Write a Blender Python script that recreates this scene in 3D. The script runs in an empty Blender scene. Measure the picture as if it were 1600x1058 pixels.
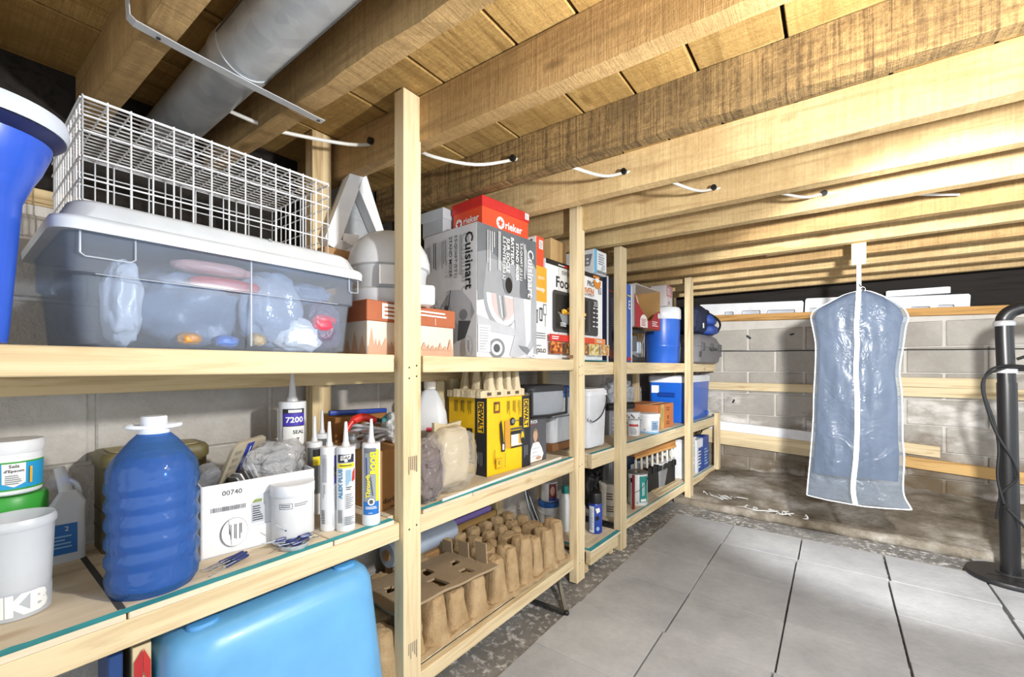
import bpy, bmesh, math, random
from mathutils import Vector, Matrix, noise
random.seed(7)
R = math.radians
C = bpy.context.scene.collection
SC = bpy.context.scene

# ------------------------------------------------------------------ camera, world, light, exposure
cam = bpy.data.cameras.new('camera'); camo = bpy.data.objects.new('camera', cam); C.objects.link(camo)
camo.location = (0, 0, 1.0); camo.rotation_euler = (R(90), 0, R(36.897))
cam.sensor_width = 36; cam.lens = 36 * 670 / 1600; cam.shift_y = (573 - 529) / 1600
cam.clip_start = .02
SC.camera = camo
w = bpy.data.worlds.new('world'); SC.world = w; w.use_nodes = True
w.node_tree.nodes['Background'].inputs[0].default_value = (.86, .93, 1.0, 1)
w.node_tree.nodes['Background'].inputs[1].default_value = 1.15
def lamp(name, loc, power, rad, col=(1, .95, .87)):
    l = bpy.data.lights.new(name, 'POINT'); l.energy = power; l.shadow_soft_size = rad; l.color = col
    o = bpy.data.objects.new(name, l); C.objects.link(o); o.location = loc
lamp('bulb_light', (.33, .72, 1.33), 60, .035, (1, .99, .97))
fl_ = bpy.data.lights.new('wall_fill_spot', 'SPOT'); fl_.energy = 300; fl_.shadow_soft_size = .045; fl_.spot_size = R(62); fl_.spot_blend = .35; fl_.color = (1, .99, .97)
flo = bpy.data.objects.new('wall_fill_spot', fl_); C.objects.link(flo); flo.location = (.33, .72, 1.33)      # spot added at the bulb's position to brighten the back wall and deepen its shadows
flo.rotation_euler = (Vector((.18, 4.27, .62)) - flo.location).to_track_quat('-Z', 'Y').to_euler()
lamp('far_fill_light', (1.75, 1.7, 1.30), 12, .30, (1, 1, .99))  # unseen fill lamp added to lift the far end of the room
SC.view_settings.view_transform = 'Standard'; SC.view_settings.look = 'None'
SC.view_settings.gamma = 1; SC.view_settings.use_curve_mapping = False
SC.view_settings.exposure = .5

# ------------------------------------------------------------------ materials
def lin(h):
    if isinstance(h, (tuple, list)): return (*h[:3], 1)
    h = h.lstrip('#'); o = []
    for i in (0, 2, 4):
        c = int(h[i:i+2], 16) / 255
        o.append(c / 12.92 if c <= .04045 else ((c + .055) / 1.055) ** 2.4)
    return (*o, 1)
_M = {}
def nodes(name):
    m = bpy.data.materials.new(name); m.use_nodes = True
    nt = m.node_tree; return m, nt, nt.nodes['Principled BSDF']
def ramp(nt, fac, stops):
    r = nt.nodes.new('ShaderNodeValToRGB'); e = r.color_ramp.elements
    while len(e) < len(stops): e.new(.5)
    for k, (p, c) in enumerate(stops): e[k].position = p; e[k].color = lin(c)
    nt.links.new(fac, r.inputs[0]); return r.outputs[0]
def nz(nt, vec, scale, detail=4, rough=.55, dist=0):
    n = nt.nodes.new('ShaderNodeTexNoise'); n.inputs['Scale'].default_value = scale
    n.inputs['Detail'].default_value = detail; n.inputs['Roughness'].default_value = rough
    n.inputs['Distortion'].default_value = dist
    if vec is not None: nt.links.new(vec, n.inputs['Vector'])
    return n.outputs['Fac']
def mix(nt, fac, a, b, mode='MIX'):
    x = nt.nodes.new('ShaderNodeMix'); x.data_type = 'RGBA'; x.blend_type = mode
    for s, v in ((0, fac), (6, a), (7, b)):
        if hasattr(v, 'is_linked'): nt.links.new(v, x.inputs[s])
        else: x.inputs[s].default_value = v if s == 0 else lin(v)
    return x.outputs[2]
def math_(nt, op, a, b):
    x = nt.nodes.new('ShaderNodeMath'); x.operation = op
    for s, v in ((0, a), (1, b)):
        if hasattr(v, 'is_linked'): nt.links.new(v, x.inputs[s])
        else: x.inputs[s].default_value = v
    return x.outputs[0]
def bump(nt, bs, h, strength, dist=.01):
    b = nt.nodes.new('ShaderNodeBump'); b.inputs['Strength'].default_value = strength
    b.inputs['Distance'].default_value = dist
    nt.links.new(h, b.inputs['Height']); nt.links.new(b.outputs[0], bs.inputs['Normal'])
def coords(nt, world=False, scale=(1, 1, 1), rand=0):
    if world: v = nt.nodes.new('ShaderNodeNewGeometry').outputs['Position']
    else: v = nt.nodes.new('ShaderNodeTexCoord').outputs['Object']
    if rand:
        oi = nt.nodes.new('ShaderNodeObjectInfo'); a = nt.nodes.new('ShaderNodeVectorMath'); a.operation = 'ADD'
        mm = math_(nt, 'MULTIPLY', oi.outputs['Random'], rand)
        nt.links.new(v, a.inputs[0]); nt.links.new(mm, a.inputs[1]); v = a.outputs[0]
    mp = nt.nodes.new('ShaderNodeMapping'); mp.inputs['Scale'].default_value = scale
    nt.links.new(v, mp.inputs[0]); return mp.outputs[0]
def objrand(nt): return nt.nodes.new('ShaderNodeObjectInfo').outputs['Random']
def P(col, rough=.5, metal=0, var=.06, bmp=0, bscale=60, coat=0, name=None):
    """plain painted / plastic / paper surface with a faint procedural mottling"""
    key = ('P', col, rough, metal, var, bmp, bscale, coat)
    if key in _M: return _M[key]
    m, nt, bs = nodes(name or 'plain_' + str(col).strip('#')); v = coords(nt)
    c = lin(col); n = nz(nt, v, 9, 5)
    lo = tuple(x * (1 - var * 2) for x in c[:3]); hi = tuple(min(1, x * (1 + var)) for x in c[:3])
    nt.links.new(ramp(nt, n, [(.3, lo), (.7, hi)]), bs.inputs['Base Color'])
    bs.inputs['Roughness'].default_value = rough; bs.inputs['Metallic'].default_value = metal
    bs.inputs['Coat Weight'].default_value = coat
    if bmp: bump(nt, bs, nz(nt, v, bscale, 4), bmp)
    _M[key] = m; return m
def WOOD(name, light, dark, axis, blotch=None, rough=.75, grain=1.0, bmp=.25, knots=True, saw=0):
    m, nt, bs = nodes(name)
    s = [22 * grain] * 3; s['xyz'.index(axis)] = 1.3
    v = coords(nt, False, s, 7); n = nz(nt, v, 1.6, 7, .62, .8)
    col = ramp(nt, n, [(.28, dark), (.5, light), (.75, tuple(min(1, x * 1.12) for x in lin(light)[:3]))])
    v2 = coords(nt, False, (1, 1, 1), 5)
    if blotch: col = mix(nt, ramp(nt, nz(nt, v2, 3.5, 6, .65), [(.42, (0, 0, 0)), (.68, (1, 1, 1))]), col, blotch)
    if knots:
        s3 = [9] * 3; s3['xyz'.index(axis)] = 3.6
        vo = nt.nodes.new('ShaderNodeTexVoronoi'); vo.inputs['Scale'].default_value = .9
        nt.links.new(coords(nt, False, s3, 11), vo.inputs['Vector'])
        col = mix(nt, ramp(nt, vo.outputs['Distance'], [(.05, (.85, .85, .85)), (.13, (0, 0, 0))]), col, dark)
    if saw:                                                  # rough-sawn: fine blade lines across the grain
        ss = [2.5] * 3; ss['xyz'.index(axis)] = 130
        sw = nz(nt, coords(nt, False, ss, 9), 1.0, 5, .75, .3); fz = nz(nt, v2, 70, 4, .8)
        col = mix(nt, ramp(nt, math_(nt, 'ADD', math_(nt, 'MULTIPLY', sw, .6), math_(nt, 'MULTIPLY', fz, .4)), [(.40, (saw, saw, saw)), (.56, (0, 0, 0))]), col, dark)
        n = math_(nt, 'ADD', n, math_(nt, 'ADD', sw, fz))
    fx = nt.nodes.new('ShaderNodeHueSaturation'); nt.links.new(col, fx.inputs['Color'])
    nt.links.new(math_(nt, 'ADD', math_(nt, 'MULTIPLY', objrand(nt), .22), .89), fx.inputs['Value'])
    nt.links.new(fx.outputs[0], bs.inputs['Base Color'])
    bs.inputs['Roughness'].default_value = rough; bs.inputs['Specular IOR Level'].default_value = .25
    bump(nt, bs, n, bmp, .004)
    return m
W = {}
for ax in 'xyz':
    W['pine' + ax] = WOOD('fresh_pine_' + ax, '#dccaa4', '#bda177', ax)
    W['old' + ax] = WOOD('rear_pine_' + ax, '#d3bd93', '#a68a60', ax)
W['joist'] = WOOD('joist_honey', '#d8be8c', '#a5855a', 'x', blotch='#bfa273', grain=.8, bmp=.5, saw=.45)
W['joistbrown'] = WOOD('joist_brown', '#b89868', '#7f6542', 'x', blotch='#9a7d52', grain=.8, bmp=.5, saw=.5)
W['joistdark'] = WOOD('joist_weathered', '#a08356', '#54412b', 'x', blotch='#75603f', grain=1.3, bmp=1.0, saw=.9)
W['sub'] = WOOD('subfloor_board', '#c2a064', '#8a6a3a', 'y', blotch='#a5834c', grain=.9, bmp=.7, saw=.45)
W['ply'] = WOOD('deck_sheet', '#ded0b6', '#bda88a', 'y', blotch='#cdc0aa', grain=.7)
W['black'] = WOOD('black_rim_joist', '#2a2623', '#141110', 'x', knots=False)
def CONC(name, a, b, c, scale, bmp, rough=.85, stain=None):
    m, nt, bs = nodes(name); v = coords(nt, True)
    n = nz(nt, v, scale, 8, .65); f = nz(nt, v, scale * 18, 4, .7)
    col = ramp(nt, n, [(.3, a), (.5, b), (.72, c)])
    col = mix(nt, ramp(nt, f, [(.3, (.25, .25, .25)), (.6, (0, 0, 0))]), col, a)
    hs = nt.nodes.new('ShaderNodeHueSaturation'); nt.links.new(col, hs.inputs['Color'])
    nt.links.new(math_(nt, 'ADD', math_(nt, 'MULTIPLY', objrand(nt), .12), .94), hs.inputs['Value']); col = hs.outputs[0]
    if stain:
        sx = nt.nodes.new('ShaderNodeSeparateXYZ'); nt.links.new(coords(nt, True), sx.inputs[0])
        w_ = nz(nt, coords(nt, True, (2.2, 2.2, 3.2)), 1.2, 6, .6)
        # damp line: brown, soaked masonry in a ragged band near the ground, chalky bloom above it
        h = math_(nt, 'ADD', sx.outputs[2], math_(nt, 'MULTIPLY', math_(nt, 'SUBTRACT', w_, .5), -1.5))
        col = mix(nt, ramp(nt, h, [(.0, (.92, .92, .92)), (.34, (.55, .55, .55)), (.52, (0, 0, 0))]), col, stain[0])
        bl = nz(nt, coords(nt, True, (1.5, 1.5, 3)), 2.1, 6, .6)
        bl = math_(nt, 'MULTIPLY', ramp(nt, bl, [(.5, (0, 0, 0)), (.66, (.9, .9, .9))]), ramp(nt, sx.outputs[2], [(.0, (.5, .5, .5)), (.7, (1, 1, 1)), (.85, (0, 0, 0))]))
        col = mix(nt, bl, col, stain[1])
    nt.links.new(col, bs.inputs['Base Color']); bs.inputs['Roughness'].default_value = rough
    bs.inputs['Specular IOR Level'].default_value = .25
    bump(nt, bs, f, bmp, .006); return m
M_BLOCK_L = CONC('block_left', '#a39d95', '#bdb7af', '#d0cbc5', 3, .8)
M_MORT_L = CONC('mortar_left', '#b1aca5', '#c9c4bd', '#d8d4ce', 4, .6)
M_BLOCK_B = CONC('block_back', '#98938b', '#aca79f', '#bdb8b0', 2.2, .6, stain=('#5f4f38', '#e6e3de'))
M_MORT_B = CONC('mortar_back', '#bfbab2', '#cdc9c2', '#d8d4ce', 4, .5, stain=('#6c5c45', '#d8d6d2'))
M_PAVER = CONC('paver_concrete', '#939598', '#a8aaad', '#bbbdc0', 2.4, .35)
M_EARTH = CONC('damp_earth', '#4a4032', '#857d70', '#cfcbc4', 2.6, 1.0)
def floor_mat():
    m, nt, bs = nodes('slab_with_salt'); v = coords(nt, True)
    col = ramp(nt, nz(nt, v, 3, 8, .65), [(.3, '#5a5855'), (.52, '#7c7a77'), (.75, '#9b9996')])
    sp = nz(nt, v, 34, 6, .75)
    pt = nz(nt, v, 2.6, 4)
    s = math_(nt, 'MULTIPLY', ramp(nt, sp, [(.52, (0, 0, 0)), (.60, (1, 1, 1))]), ramp(nt, pt, [(.34, (.2, .2, .2)), (.6, (1, 1, 1))]))
    col = mix(nt, s, col, '#dcdbd9')
    nt.links.new(col, bs.inputs['Base Color']); bs.inputs['Roughness'].default_value = .9
    bump(nt, bs, sp, .6, .006); return m
M_FLOOR = floor_mat()
def GALV():
    m, nt, bs = nodes('galvanised_steel'); v = coords(nt, False, (1, 1, 1))
    vo = nt.nodes.new('ShaderNodeTexVoronoi'); vo.inputs['Scale'].default_value = 26; nt.links.new(v, vo.inputs['Vector'])
    bw = nt.nodes.new('ShaderNodeRGBToBW'); nt.links.new(vo.outputs['Color'], bw.inputs[0])
    c = mix(nt, .3, ramp(nt, nz(nt, v, 7, 5), [(.3, '#b4b9be'), (.7, '#dde1e4')]), bw.outputs[0], 'SOFT_LIGHT')
    nt.links.new(c, bs.inputs['Base Color']); bs.inputs['Metallic'].default_value = .45
    nt.links.new(ramp(nt, nz(nt, v, 14, 5), [(.3, (.32, .32, .32)), (.7, (.5, .5, .5))]), bs.inputs['Roughness']); return m
M_GALV = GALV()
def CLEAR(name, col, trans, rough=.2, tint=None, crinkle=0, cs=25):
    """thin see-through plastic: part transparent film, part glossy body"""
    m, nt, bs = nodes(name); v = coords(nt)
    nt.links.new(ramp(nt, nz(nt, v, 8, 4), [(.3, tuple(x * .9 for x in lin(col)[:3])), (.7, col)]), bs.inputs['Base Color'])
    bs.inputs['Roughness'].default_value = rough; bs.inputs['Specular IOR Level'].default_value = .7
    if crinkle: bump(nt, bs, nz(nt, v, cs, 3, .6, 1.5), crinkle, .02)
    t = nt.nodes.new('ShaderNodeBsdfTransparent'); t.inputs[0].default_value = lin(tint or '#ffffff')
    mx = nt.nodes.new('ShaderNodeMixShader'); mx.inputs[0].default_value = 1 - trans
    nt.links.new(t.outputs[0], mx.inputs[1]); nt.links.new(bs.outputs[0], mx.inputs[2])
    nt.links.new(mx.outputs[0], nt.nodes['Material Output'].inputs['Surface']); return m
M_TOTE = CLEAR('frosted_tote', '#c3ccd8', .84, .22, '#eef3fa')
M_BLUEPET = CLEAR('blue_bottle_plastic', '#4a7cc0', .55, .10, '#8fb4ea', .3, 9)
M_FILM = CLEAR('clear_film', '#e3e6ea', .5, .15, None, .8, 22)
M_SMOKE = CLEAR('smoky_film', '#8f9296', .35, .15, None, .5, 22)
M_BAG = CLEAR('garment_bag_film', '#98a3b0', .74, .30, '#eef3f9', .9, 6)
M_MILKY = CLEAR('milky_plastic', '#e6e9ec', .22, .35)
M_TUBE = CLEAR('nozzle_plastic', '#eceef0', .2, .3)
WHITE = P('#e9ebee', .4); BLACK = P('#17181a', .45); INK = P('#2a2b2e', .6); GREYINK = P('#7d8085', .6)
CARD = P('#b98f5f', .85, var=.08, bmp=.1); CARDIN = P('#c7a069', .85, var=.08)
TEAL = P('#3aa0a8', .7, var=.15); WPRINT = P('#f2f2f0', .5); STEEL = P('#b7babd', .3, .9); DKSTEEL = P('#55585a', .35, .8)
PULP = None
def pulp_mat():
    m, nt, bs = nodes('moulded_pulp'); v = coords(nt, True)
    nt.links.new(ramp(nt, nz(nt, v, 22, 6), [(.3, '#a68a62'), (.7, '#c4a982')]), bs.inputs['Base Color'])
    bs.inputs['Roughness'].default_value = .95; bump(nt, bs, nz(nt, v, 160, 4, .7), .8, .006); return m
PULP = pulp_mat()

# ------------------------------------------------------------------ mesh helpers
def obj(name, bm, mat, parent=None, smooth=False, mods=None):
    me = bpy.data.meshes.new(name)
    bmesh.ops.recalc_face_normals(bm, faces=bm.faces[:])
    bm.to_mesh(me); bm.free()
    if smooth:
        for p in me.polygons: p.use_smooth = True
        me.set_sharp_from_angle(angle=R(smooth if smooth is not True else 40))
    me.materials.append(mat)
    o = bpy.data.objects.new(name, me); C.objects.link(o)
    if parent: o.parent = parent
    return o
def inst(src, name, parent, loc=(0, 0, 0), rot=(0, 0, 0), scale=(1, 1, 1), mat=None):
    o = src.copy(); C.objects.link(o); o.parent = parent; o.location = loc; o.rotation_euler = rot; o.scale = scale
    return o
def thing(name, label, cat, loc=(0, 0, 0), rz=0, group=None, rot=None):
    o = bpy.data.objects.new(name, None); C.objects.link(o); o.empty_display_size = .05
    o.location = loc; o.rotation_euler = rot or (0, 0, R(rz)); o['label'] = label; o['category'] = cat
    if group: o['group'] = group
    return o
def tag(o, label, cat, group=None):
    o['label'] = label; o['category'] = cat
    if group: o['group'] = group
    return o
def struct(name):
    o = bpy.data.objects.new(name, None); C.objects.link(o); o['kind'] = 'structure'; return o
def nb(): return bmesh.new()
def box(bm, x0, x1, y0, y1, z0, z1, b=0, seg=1):
    vs = bmesh.ops.create_cube(bm, size=1)['verts']
    for v in vs: v.co = Vector((x0 + (v.co.x + .5) * (x1 - x0), y0 + (v.co.y + .5) * (y1 - y0), z0 + (v.co.z + .5) * (z1 - z0)))
    if b:
        es = list({e for v in vs for e in v.link_edges})
        bmesh.ops.bevel(bm, geom=es, offset=b, segments=seg, affect='EDGES', profile=.5)
    return bm
def B(x0, x1, y0, y1, z0, z1, b=0, seg=1): return box(nb(), x0, x1, y0, y1, z0, z1, b, seg)
def loft(bm, loops, cap0=True, cap1=True):
    vv = [[bm.verts.new(p) for p in l] for l in loops]; n = len(vv[0])
    for a, b in zip(vv, vv[1:]):
        for i in range(n): bm.faces.new((a[i], a[(i + 1) % n], b[(i + 1) % n], b[i]))
    if cap0: bm.faces.new(vv[0][::-1])
    if cap1: bm.faces.new(vv[-1])
    return bm
def lathe(bm, prof, seg=28, c=(0, 0), cap0=True, cap1=True):
    return loft(bm, [[(c[0] + r * math.cos(6.28318 * i / seg), c[1] + r * math.sin(6.28318 * i / seg), z) for i in range(seg)] for r, z in prof], cap0, cap1)
def rr(cx, cy, w, d, r, z, n=5):
    p = []
    for k, (sx, sy) in enumerate(((1, 1), (-1, 1), (-1, -1), (1, -1))):
        for i in range(n + 1):
            a = R(90 * k + 90 * i / n)
            p.append((cx + sx * (w / 2 - r) + r * math.cos(a), cy + sy * (d / 2 - r) + r * math.sin(a), z))
    return p
def tube(bm, pts, r, seg=8, closed=False):
    pts = [Vector(p) for p in pts]; n = len(pts); loops = []; up = None
    for i, p in enumerate(pts):
        t = (pts[(i + 1) % n] - pts[i - 1]) if closed else (pts[min(i + 1, n - 1)] - pts[max(i - 1, 0)])
        t.normalize()
        if up is None: up = t.orthogonal()
        up = (up - t * up.dot(t)); up = up.normalized() if up.length > 1e-6 else t.orthogonal().normalized()
        s = t.cross(up); rad = r[i] if isinstance(r, (list, tuple)) else r
        loops.append([p + (up * math.cos(6.28318 * k / seg) + s * math.sin(6.28318 * k / seg)) * rad for k in range(seg)])
    if closed: loops.append(loops[0])
    return loft(bm, loops, not closed, not closed)
def curve_pts(pts, n=8):
    """Catmull-Rom through the points"""
    P_ = [Vector(p) for p in pts]; P_ = [2 * P_[0] - P_[1]] + P_ + [2 * P_[-1] - P_[-2]]; out = []
    for i in range(1, len(P_) - 2):
        a, b, c, d = P_[i-1:i+3]
        for k in range(n):
            t = k / n
            out.append(.5 * (2*b + (c-a)*t + (2*a-5*b+4*c-d)*t*t + (3*b-a-3*c+d)*t**3))
    return out + [P_[-2]]
def prism(bm, poly, f, t):
    """poly (u,v) -> solid; f(u,v,o) maps to 3-D, thickness o from 0 to t"""
    a = [bm.verts.new(f(u, v, 0)) for u, v in poly]; b = [bm.verts.new(f(u, v, t)) for u, v in poly]
    n = len(poly); bm.faces.new(a[::-1]); bm.faces.new(b)
    for i in range(n): bm.faces.new((a[i], a[(i+1) % n], b[(i+1) % n], b[i]))
    return bm
def blob(c, r, amp=.2, freq=3, seed=0, sub=4, floor=None, sq=1.0):
    bm = nb(); bmesh.ops.create_icosphere(bm, subdivisions=sub, radius=1)
    for v in bm.verts:
        d = v.co.copy()
        k = 1 + amp * noise.noise(d * freq + Vector((seed * 3.1, seed, -seed))) + amp * .5 * noise.noise(d * freq * 2.7 + Vector((seed, 5, 1)))
        e = Vector([math.copysign(abs(x) ** sq, x) for x in d]) * k
        v.co = Vector((c[0] + e.x * r[0], c[1] + e.y * r[1], c[2] + e.z * r[2]))
        if floor is not None: v.co.z = max(v.co.z, floor)
    return bm
_T = {}
def glyphs(s, bold=0.0, space=1.0):
    k = (s, bold, space)
    if k not in _T:
        cu = bpy.data.curves.new('t', 'FONT'); cu.body = s; cu.size = 1; cu.resolution_u = 2; cu.offset = bold; cu.space_character = space
        o = bpy.data.objects.new('t', cu); me = bpy.data.meshes.new_from_object(o)
        vs = [v.co.copy() for v in me.vertices]; fs = [tuple(p.vertices) for p in me.polygons]
        bpy.data.objects.remove(o); bpy.data.meshes.remove(me); bpy.data.curves.remove(cu)
        x0, x1 = min(v.x for v in vs), max(v.x for v in vs); y0, y1 = min(v.y for v in vs), max(v.y for v in vs)
        vs = [((v.x - (x0 + x1) / 2), (v.y - (y0 + y1) / 2)) for v in vs]
        _T[k] = (vs, fs, x1 - x0, y1 - y0)
    return _T[k]
class Prints:
    """flat print laid on a surface; f(u,v,o) gives the point, one joined mesh per ink"""
    def __init__(s, parent, f, rad=0):
        s.parent, s.L, s.n, s.rad, s.bend = parent, {}, 0, rad, f
        s.f = (lambda u, v, o: (u, v, o)) if rad else f
    def _bm(s, kind, mat):
        return s.L.setdefault((kind, mat.name), (nb(), mat))[0]
    def _o(s): s.n += 1; return .0006 + .00022 * s.n
    def poly(s, pts, mat, kind='printed_panel', o=None, sub=0):
        bm = s._bm(kind, mat); o = o or s._o()
        bm.faces.new([bm.verts.new(s.f(u, v, o)) for u, v in pts])
    def rect(s, u0, v0, u1, v1, mat, kind='printed_panel', div=1):
        o = s._o(); bm = s._bm(kind, mat)
        for i in range(div):
            a, b = u0 + (u1 - u0) * i / div, u0 + (u1 - u0) * (i + 1) / div
            bm.faces.new([bm.verts.new(s.f(u, v, o)) for u, v in ((a, v0), (b, v0), (b, v1), (a, v1))])
    def ell(s, u, v, ru, rv, mat, kind='printed_panel', n=22): s.poly([(u + ru * math.cos(6.2832 * i / n), v + rv * math.sin(6.2832 * i / n)) for i in range(n)], mat, kind)
    def line(s, u0, v0, u1, v1, w_, mat, kind='printed_panel'):
        d = Vector((u1 - u0, v1 - v0)).normalized(); nx, ny = -d.y * w_ / 2, d.x * w_ / 2
        s.poly([(u0 + nx, v0 + ny), (u0 - nx, v0 - ny), (u1 - nx, v1 - ny), (u1 + nx, v1 + ny)], mat, kind)
    def text(s, txt, u, v, mat, width=None, height=None, rot=0, bold=.0, kind='lettering'):
        vs, fs, tw, th = glyphs(txt, bold); o = s._o()
        sx = width / tw if width else height / th; sy = height / th if height else sx
        if not width: sx = sy
        ca, sa = math.cos(R(rot)), math.sin(R(rot)); bm = s._bm(kind, mat)
        nv = [bm.verts.new(s.f(u + x * sx * ca - y * sy * sa, v + x * sx * sa + y * sy * ca, o)) for x, y in vs]
        for f in fs:
            try: bm.faces.new([nv[i] for i in f])
            except ValueError: pass
    def lines(s, u, v, wid, hgt, n, mat, rot=0, rag=.4, kind='printed_lines'):
        """n thin ragged bars standing for print too small to read"""
        for i in range(n):
            k = (i + .5) / n; L = wid * (1 - rag * random.random())
            if rot == 0: s.rect(u, v + hgt * (1 - k) - hgt / n * .22, u + L, v + hgt * (1 - k) + hgt / n * .22, mat, kind)
            else: s.rect(u + hgt * k - hgt / n * .22, v - L, u + hgt * k + hgt / n * .22, v, mat, kind)
    def done(s):
        for (kind, _), (bm, mat) in s.L.items():
            if s.rad:
                us = [v.co.x for v in bm.verts]; st = s.rad * .11; k0 = math.ceil(min(us) / st)
                for k in range(k0, int(math.floor(max(us) / st)) + 1):
                    bmesh.ops.bisect_plane(bm, geom=bm.verts[:] + bm.edges[:] + bm.faces[:], dist=1e-7, plane_co=(k * st, 0, 0), plane_no=(1, 0, 0))
                for v in bm.verts: v.co = Vector(s.bend(*v.co))
            me = bpy.data.meshes.new(kind); many = len(bm.faces) > 1 or kind == 'lettering'
            bm.to_mesh(me); bm.free(); me.materials.append(mat)
            o = bpy.data.objects.new(kind, me); C.objects.link(o); o.parent = s.parent
            if many: o['kind'] = 'stuff'          # flat print of many separate strokes
class Carton:
    """upright carton: origin at the lower corner where its room side (+x) meets its near side (-y)"""
    def __init__(s, name, label, corner, w_, d, h, mat, yaw=0, cat='box', group=None, body='carton_body', b=.0025, solid=True):
        s.t = thing(name, label, cat, corner, yaw, group); s.w, s.d, s.h = w_, d, h
        if solid: obj(body, B(-d, 0, 0, w_, 0, h, b), mat, s.t)
        s.F = Prints(s.t, lambda u, v, o: (o, u, v)); s.S = Prints(s.t, lambda u, v, o: (-d + u, -o, v))
    def done(s): s.F.done(); s.S.done(); return s.t
class Can:
    """round thing whose local +x faces the camera; (u = arc length, v = height) prints wrap round it"""
    def __init__(s, name, label, cat, x, y, z, group=None, turn=0):
        s.t = thing(name, label, cat, (x, y, z), math.degrees(math.atan2(-y, -x)) + turn, group)
    def wrap(s, r0, r1=None, h=1):
        def f(u, v, o):
            r = (r0 if r1 is None else r0 + (r1 - r0) * v / h) + o
            a = u / r0; return (r * math.cos(a), r * math.sin(a), v)
        return Prints(s.t, f, r0)
    def part(s, name, prof, mat, seg=28, smooth=40): return obj(name, lathe(nb(), prof, seg), mat, s.t, smooth)

# ------------------------------------------------------------------ setting: floor, pavers
fl = struct('floor')
obj('slab', B(-1.6, 2.2, -1.4, 4.5, -.12, -.022), M_FLOOR, fl)
# raised worn slab strip along the shelves
bm = nb(); g = bmesh.ops.create_grid(bm, x_segments=26, y_segments=110, size=.5)
for v in bm.verts:
    v.co.x = -1.15 + v.co.x * .9; v.co.y = 1.6 + v.co.y * 5.6
    v.co.z = -.006 + .008 * noise.noise(v.co * 6) + .003 * noise.noise(v.co * 30)
obj('worn_strip', bm, M_FLOOR, fl, 60)
PW, PL = .353, .342
bm = B(-PW/2 + .0024, PW/2 - .0022, -PL/2 + .0006, PL/2 - .0006, -.04, 0, .0012)
pv = obj('paver', bm, M_PAVER, fl); first = True
cols = [-.685, -.332, .024, .381, .738, 1.095, 1.45, 1.80]
for ci, cx in enumerate(cols):
    off = (.0, .01, .0, .006, .35, .2, .1, 0)[ci] * .34
    for ri in range(-3, 10):
        y = 1.63 + .17 + PL * ri - off + .003
        if y > 3.16: continue
        o = pv if first else pv.copy()
        if not first: C.objects.link(o)
        first = False
        o.parent = fl; jog = (.006 if ri > 2 else 0) - (.006 if ri < 0 else 0)
        o.location = (cx + jog + random.uniform(-.0012, .0012), y, random.uniform(-.0006, .0006) + .004)
        o.rotation_euler = (random.uniform(-.0012, .0012), random.uniform(-.0012, .0012), random.uniform(-.0015, .0015))
# kerb and bank of damp earth under the back wall
bm = nb(); bmesh.ops.create_grid(bm, x_segments=110, y_segments=44, size=.5)
for v in bm.verts:
    v.co.x = .45 + v.co.x * 3.4; v.co.y = 3.82 + v.co.y * 1.12
    k = (v.co.y - 3.27) / 1.1
    v.co.z = .012 + .10 * max(0, k) + .022 * noise.noise(v.co * 3.2) * min(1, k * 3 + .2) + .010 * noise.noise(v.co * 13) + .006 * noise.noise(v.co * 31)
o = obj('earth_bank', bm, M_EARTH, fl, 60)
bm = nb(); prev = 0
pts = [(-.95 + .05 * i, 3.285 + .012 * noise.noise(Vector((i * .4, 0, 0))), .004 + .012 * noise.noise(Vector((i * .5, 3, 0)))) for i in range(64)]
tube(bm, pts, [.032 + .007 * noise.noise(Vector((i * .7, 9, 0))) for i in range(64)], 9)
obj('kerb', bm, M_EARTH, fl, 60)

# ------------------------------------------------------------------ setting: walls of concrete block
wl = struct('wall_left')
obj('mortar_bed', B(-1.62, -1.425, -1.4, 4.5, -.1, 1.36), M_MORT_L, wl)
obj('sill_board', B(-1.60, -1.428, -1.4, 4.4, 1.362, 1.40, .002), W['oldy'], wl)
obj('rim_board', B(-1.66, -1.62, -1.4, 4.5, 1.3, 1.78), W['black'], wl)
blk = obj('block', B(-.01, .006, -.196, .196, -.0915, .0915, .004), M_BLOCK_L, wl); first = True
for r_ in range(7):
    for c_ in range(14):
        y = -1.2 + .405 * c_ + (.2 if r_ % 2 else 0)
        o = blk if first else blk.copy()
        if not first: C.objects.link(o)
        first = False; o.parent = wl
        o.location = (-1.425 + random.uniform(-.0015, .0015), y, .105 + .19 * r_)
wb = struct('wall_back')
YB = 4.27
obj('mortar_bed', B(-1.5, 2.2, YB + .004, YB + .18, -.1, 1.41), M_MORT_B, wb)
blk = obj('block', B(-.196, .196, -.006, .02, -.0905, .0905, .005), M_BLOCK_B, wb); first = True
for r_ in range(8):
    z = .20 - .095 + .1885 * (r_ - 0) if r_ < 7 else 0
    if r_ == 7: continue
    for c_ in range(10):
        x = -1.44 + .41 * c_ + (.205 if r_ % 2 == 0 else 0) + .015
        o = blk if first else blk.copy()
        if not first: C.objects.link(o)
        first = False; o.parent = wb
        o.location = (x, YB + random.uniform(-.002, .002), z)
obj('rim_board', B(-1.6, 2.2, YB + .16, YB + .2, 1.35, 1.78), W['black'], wb)
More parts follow.
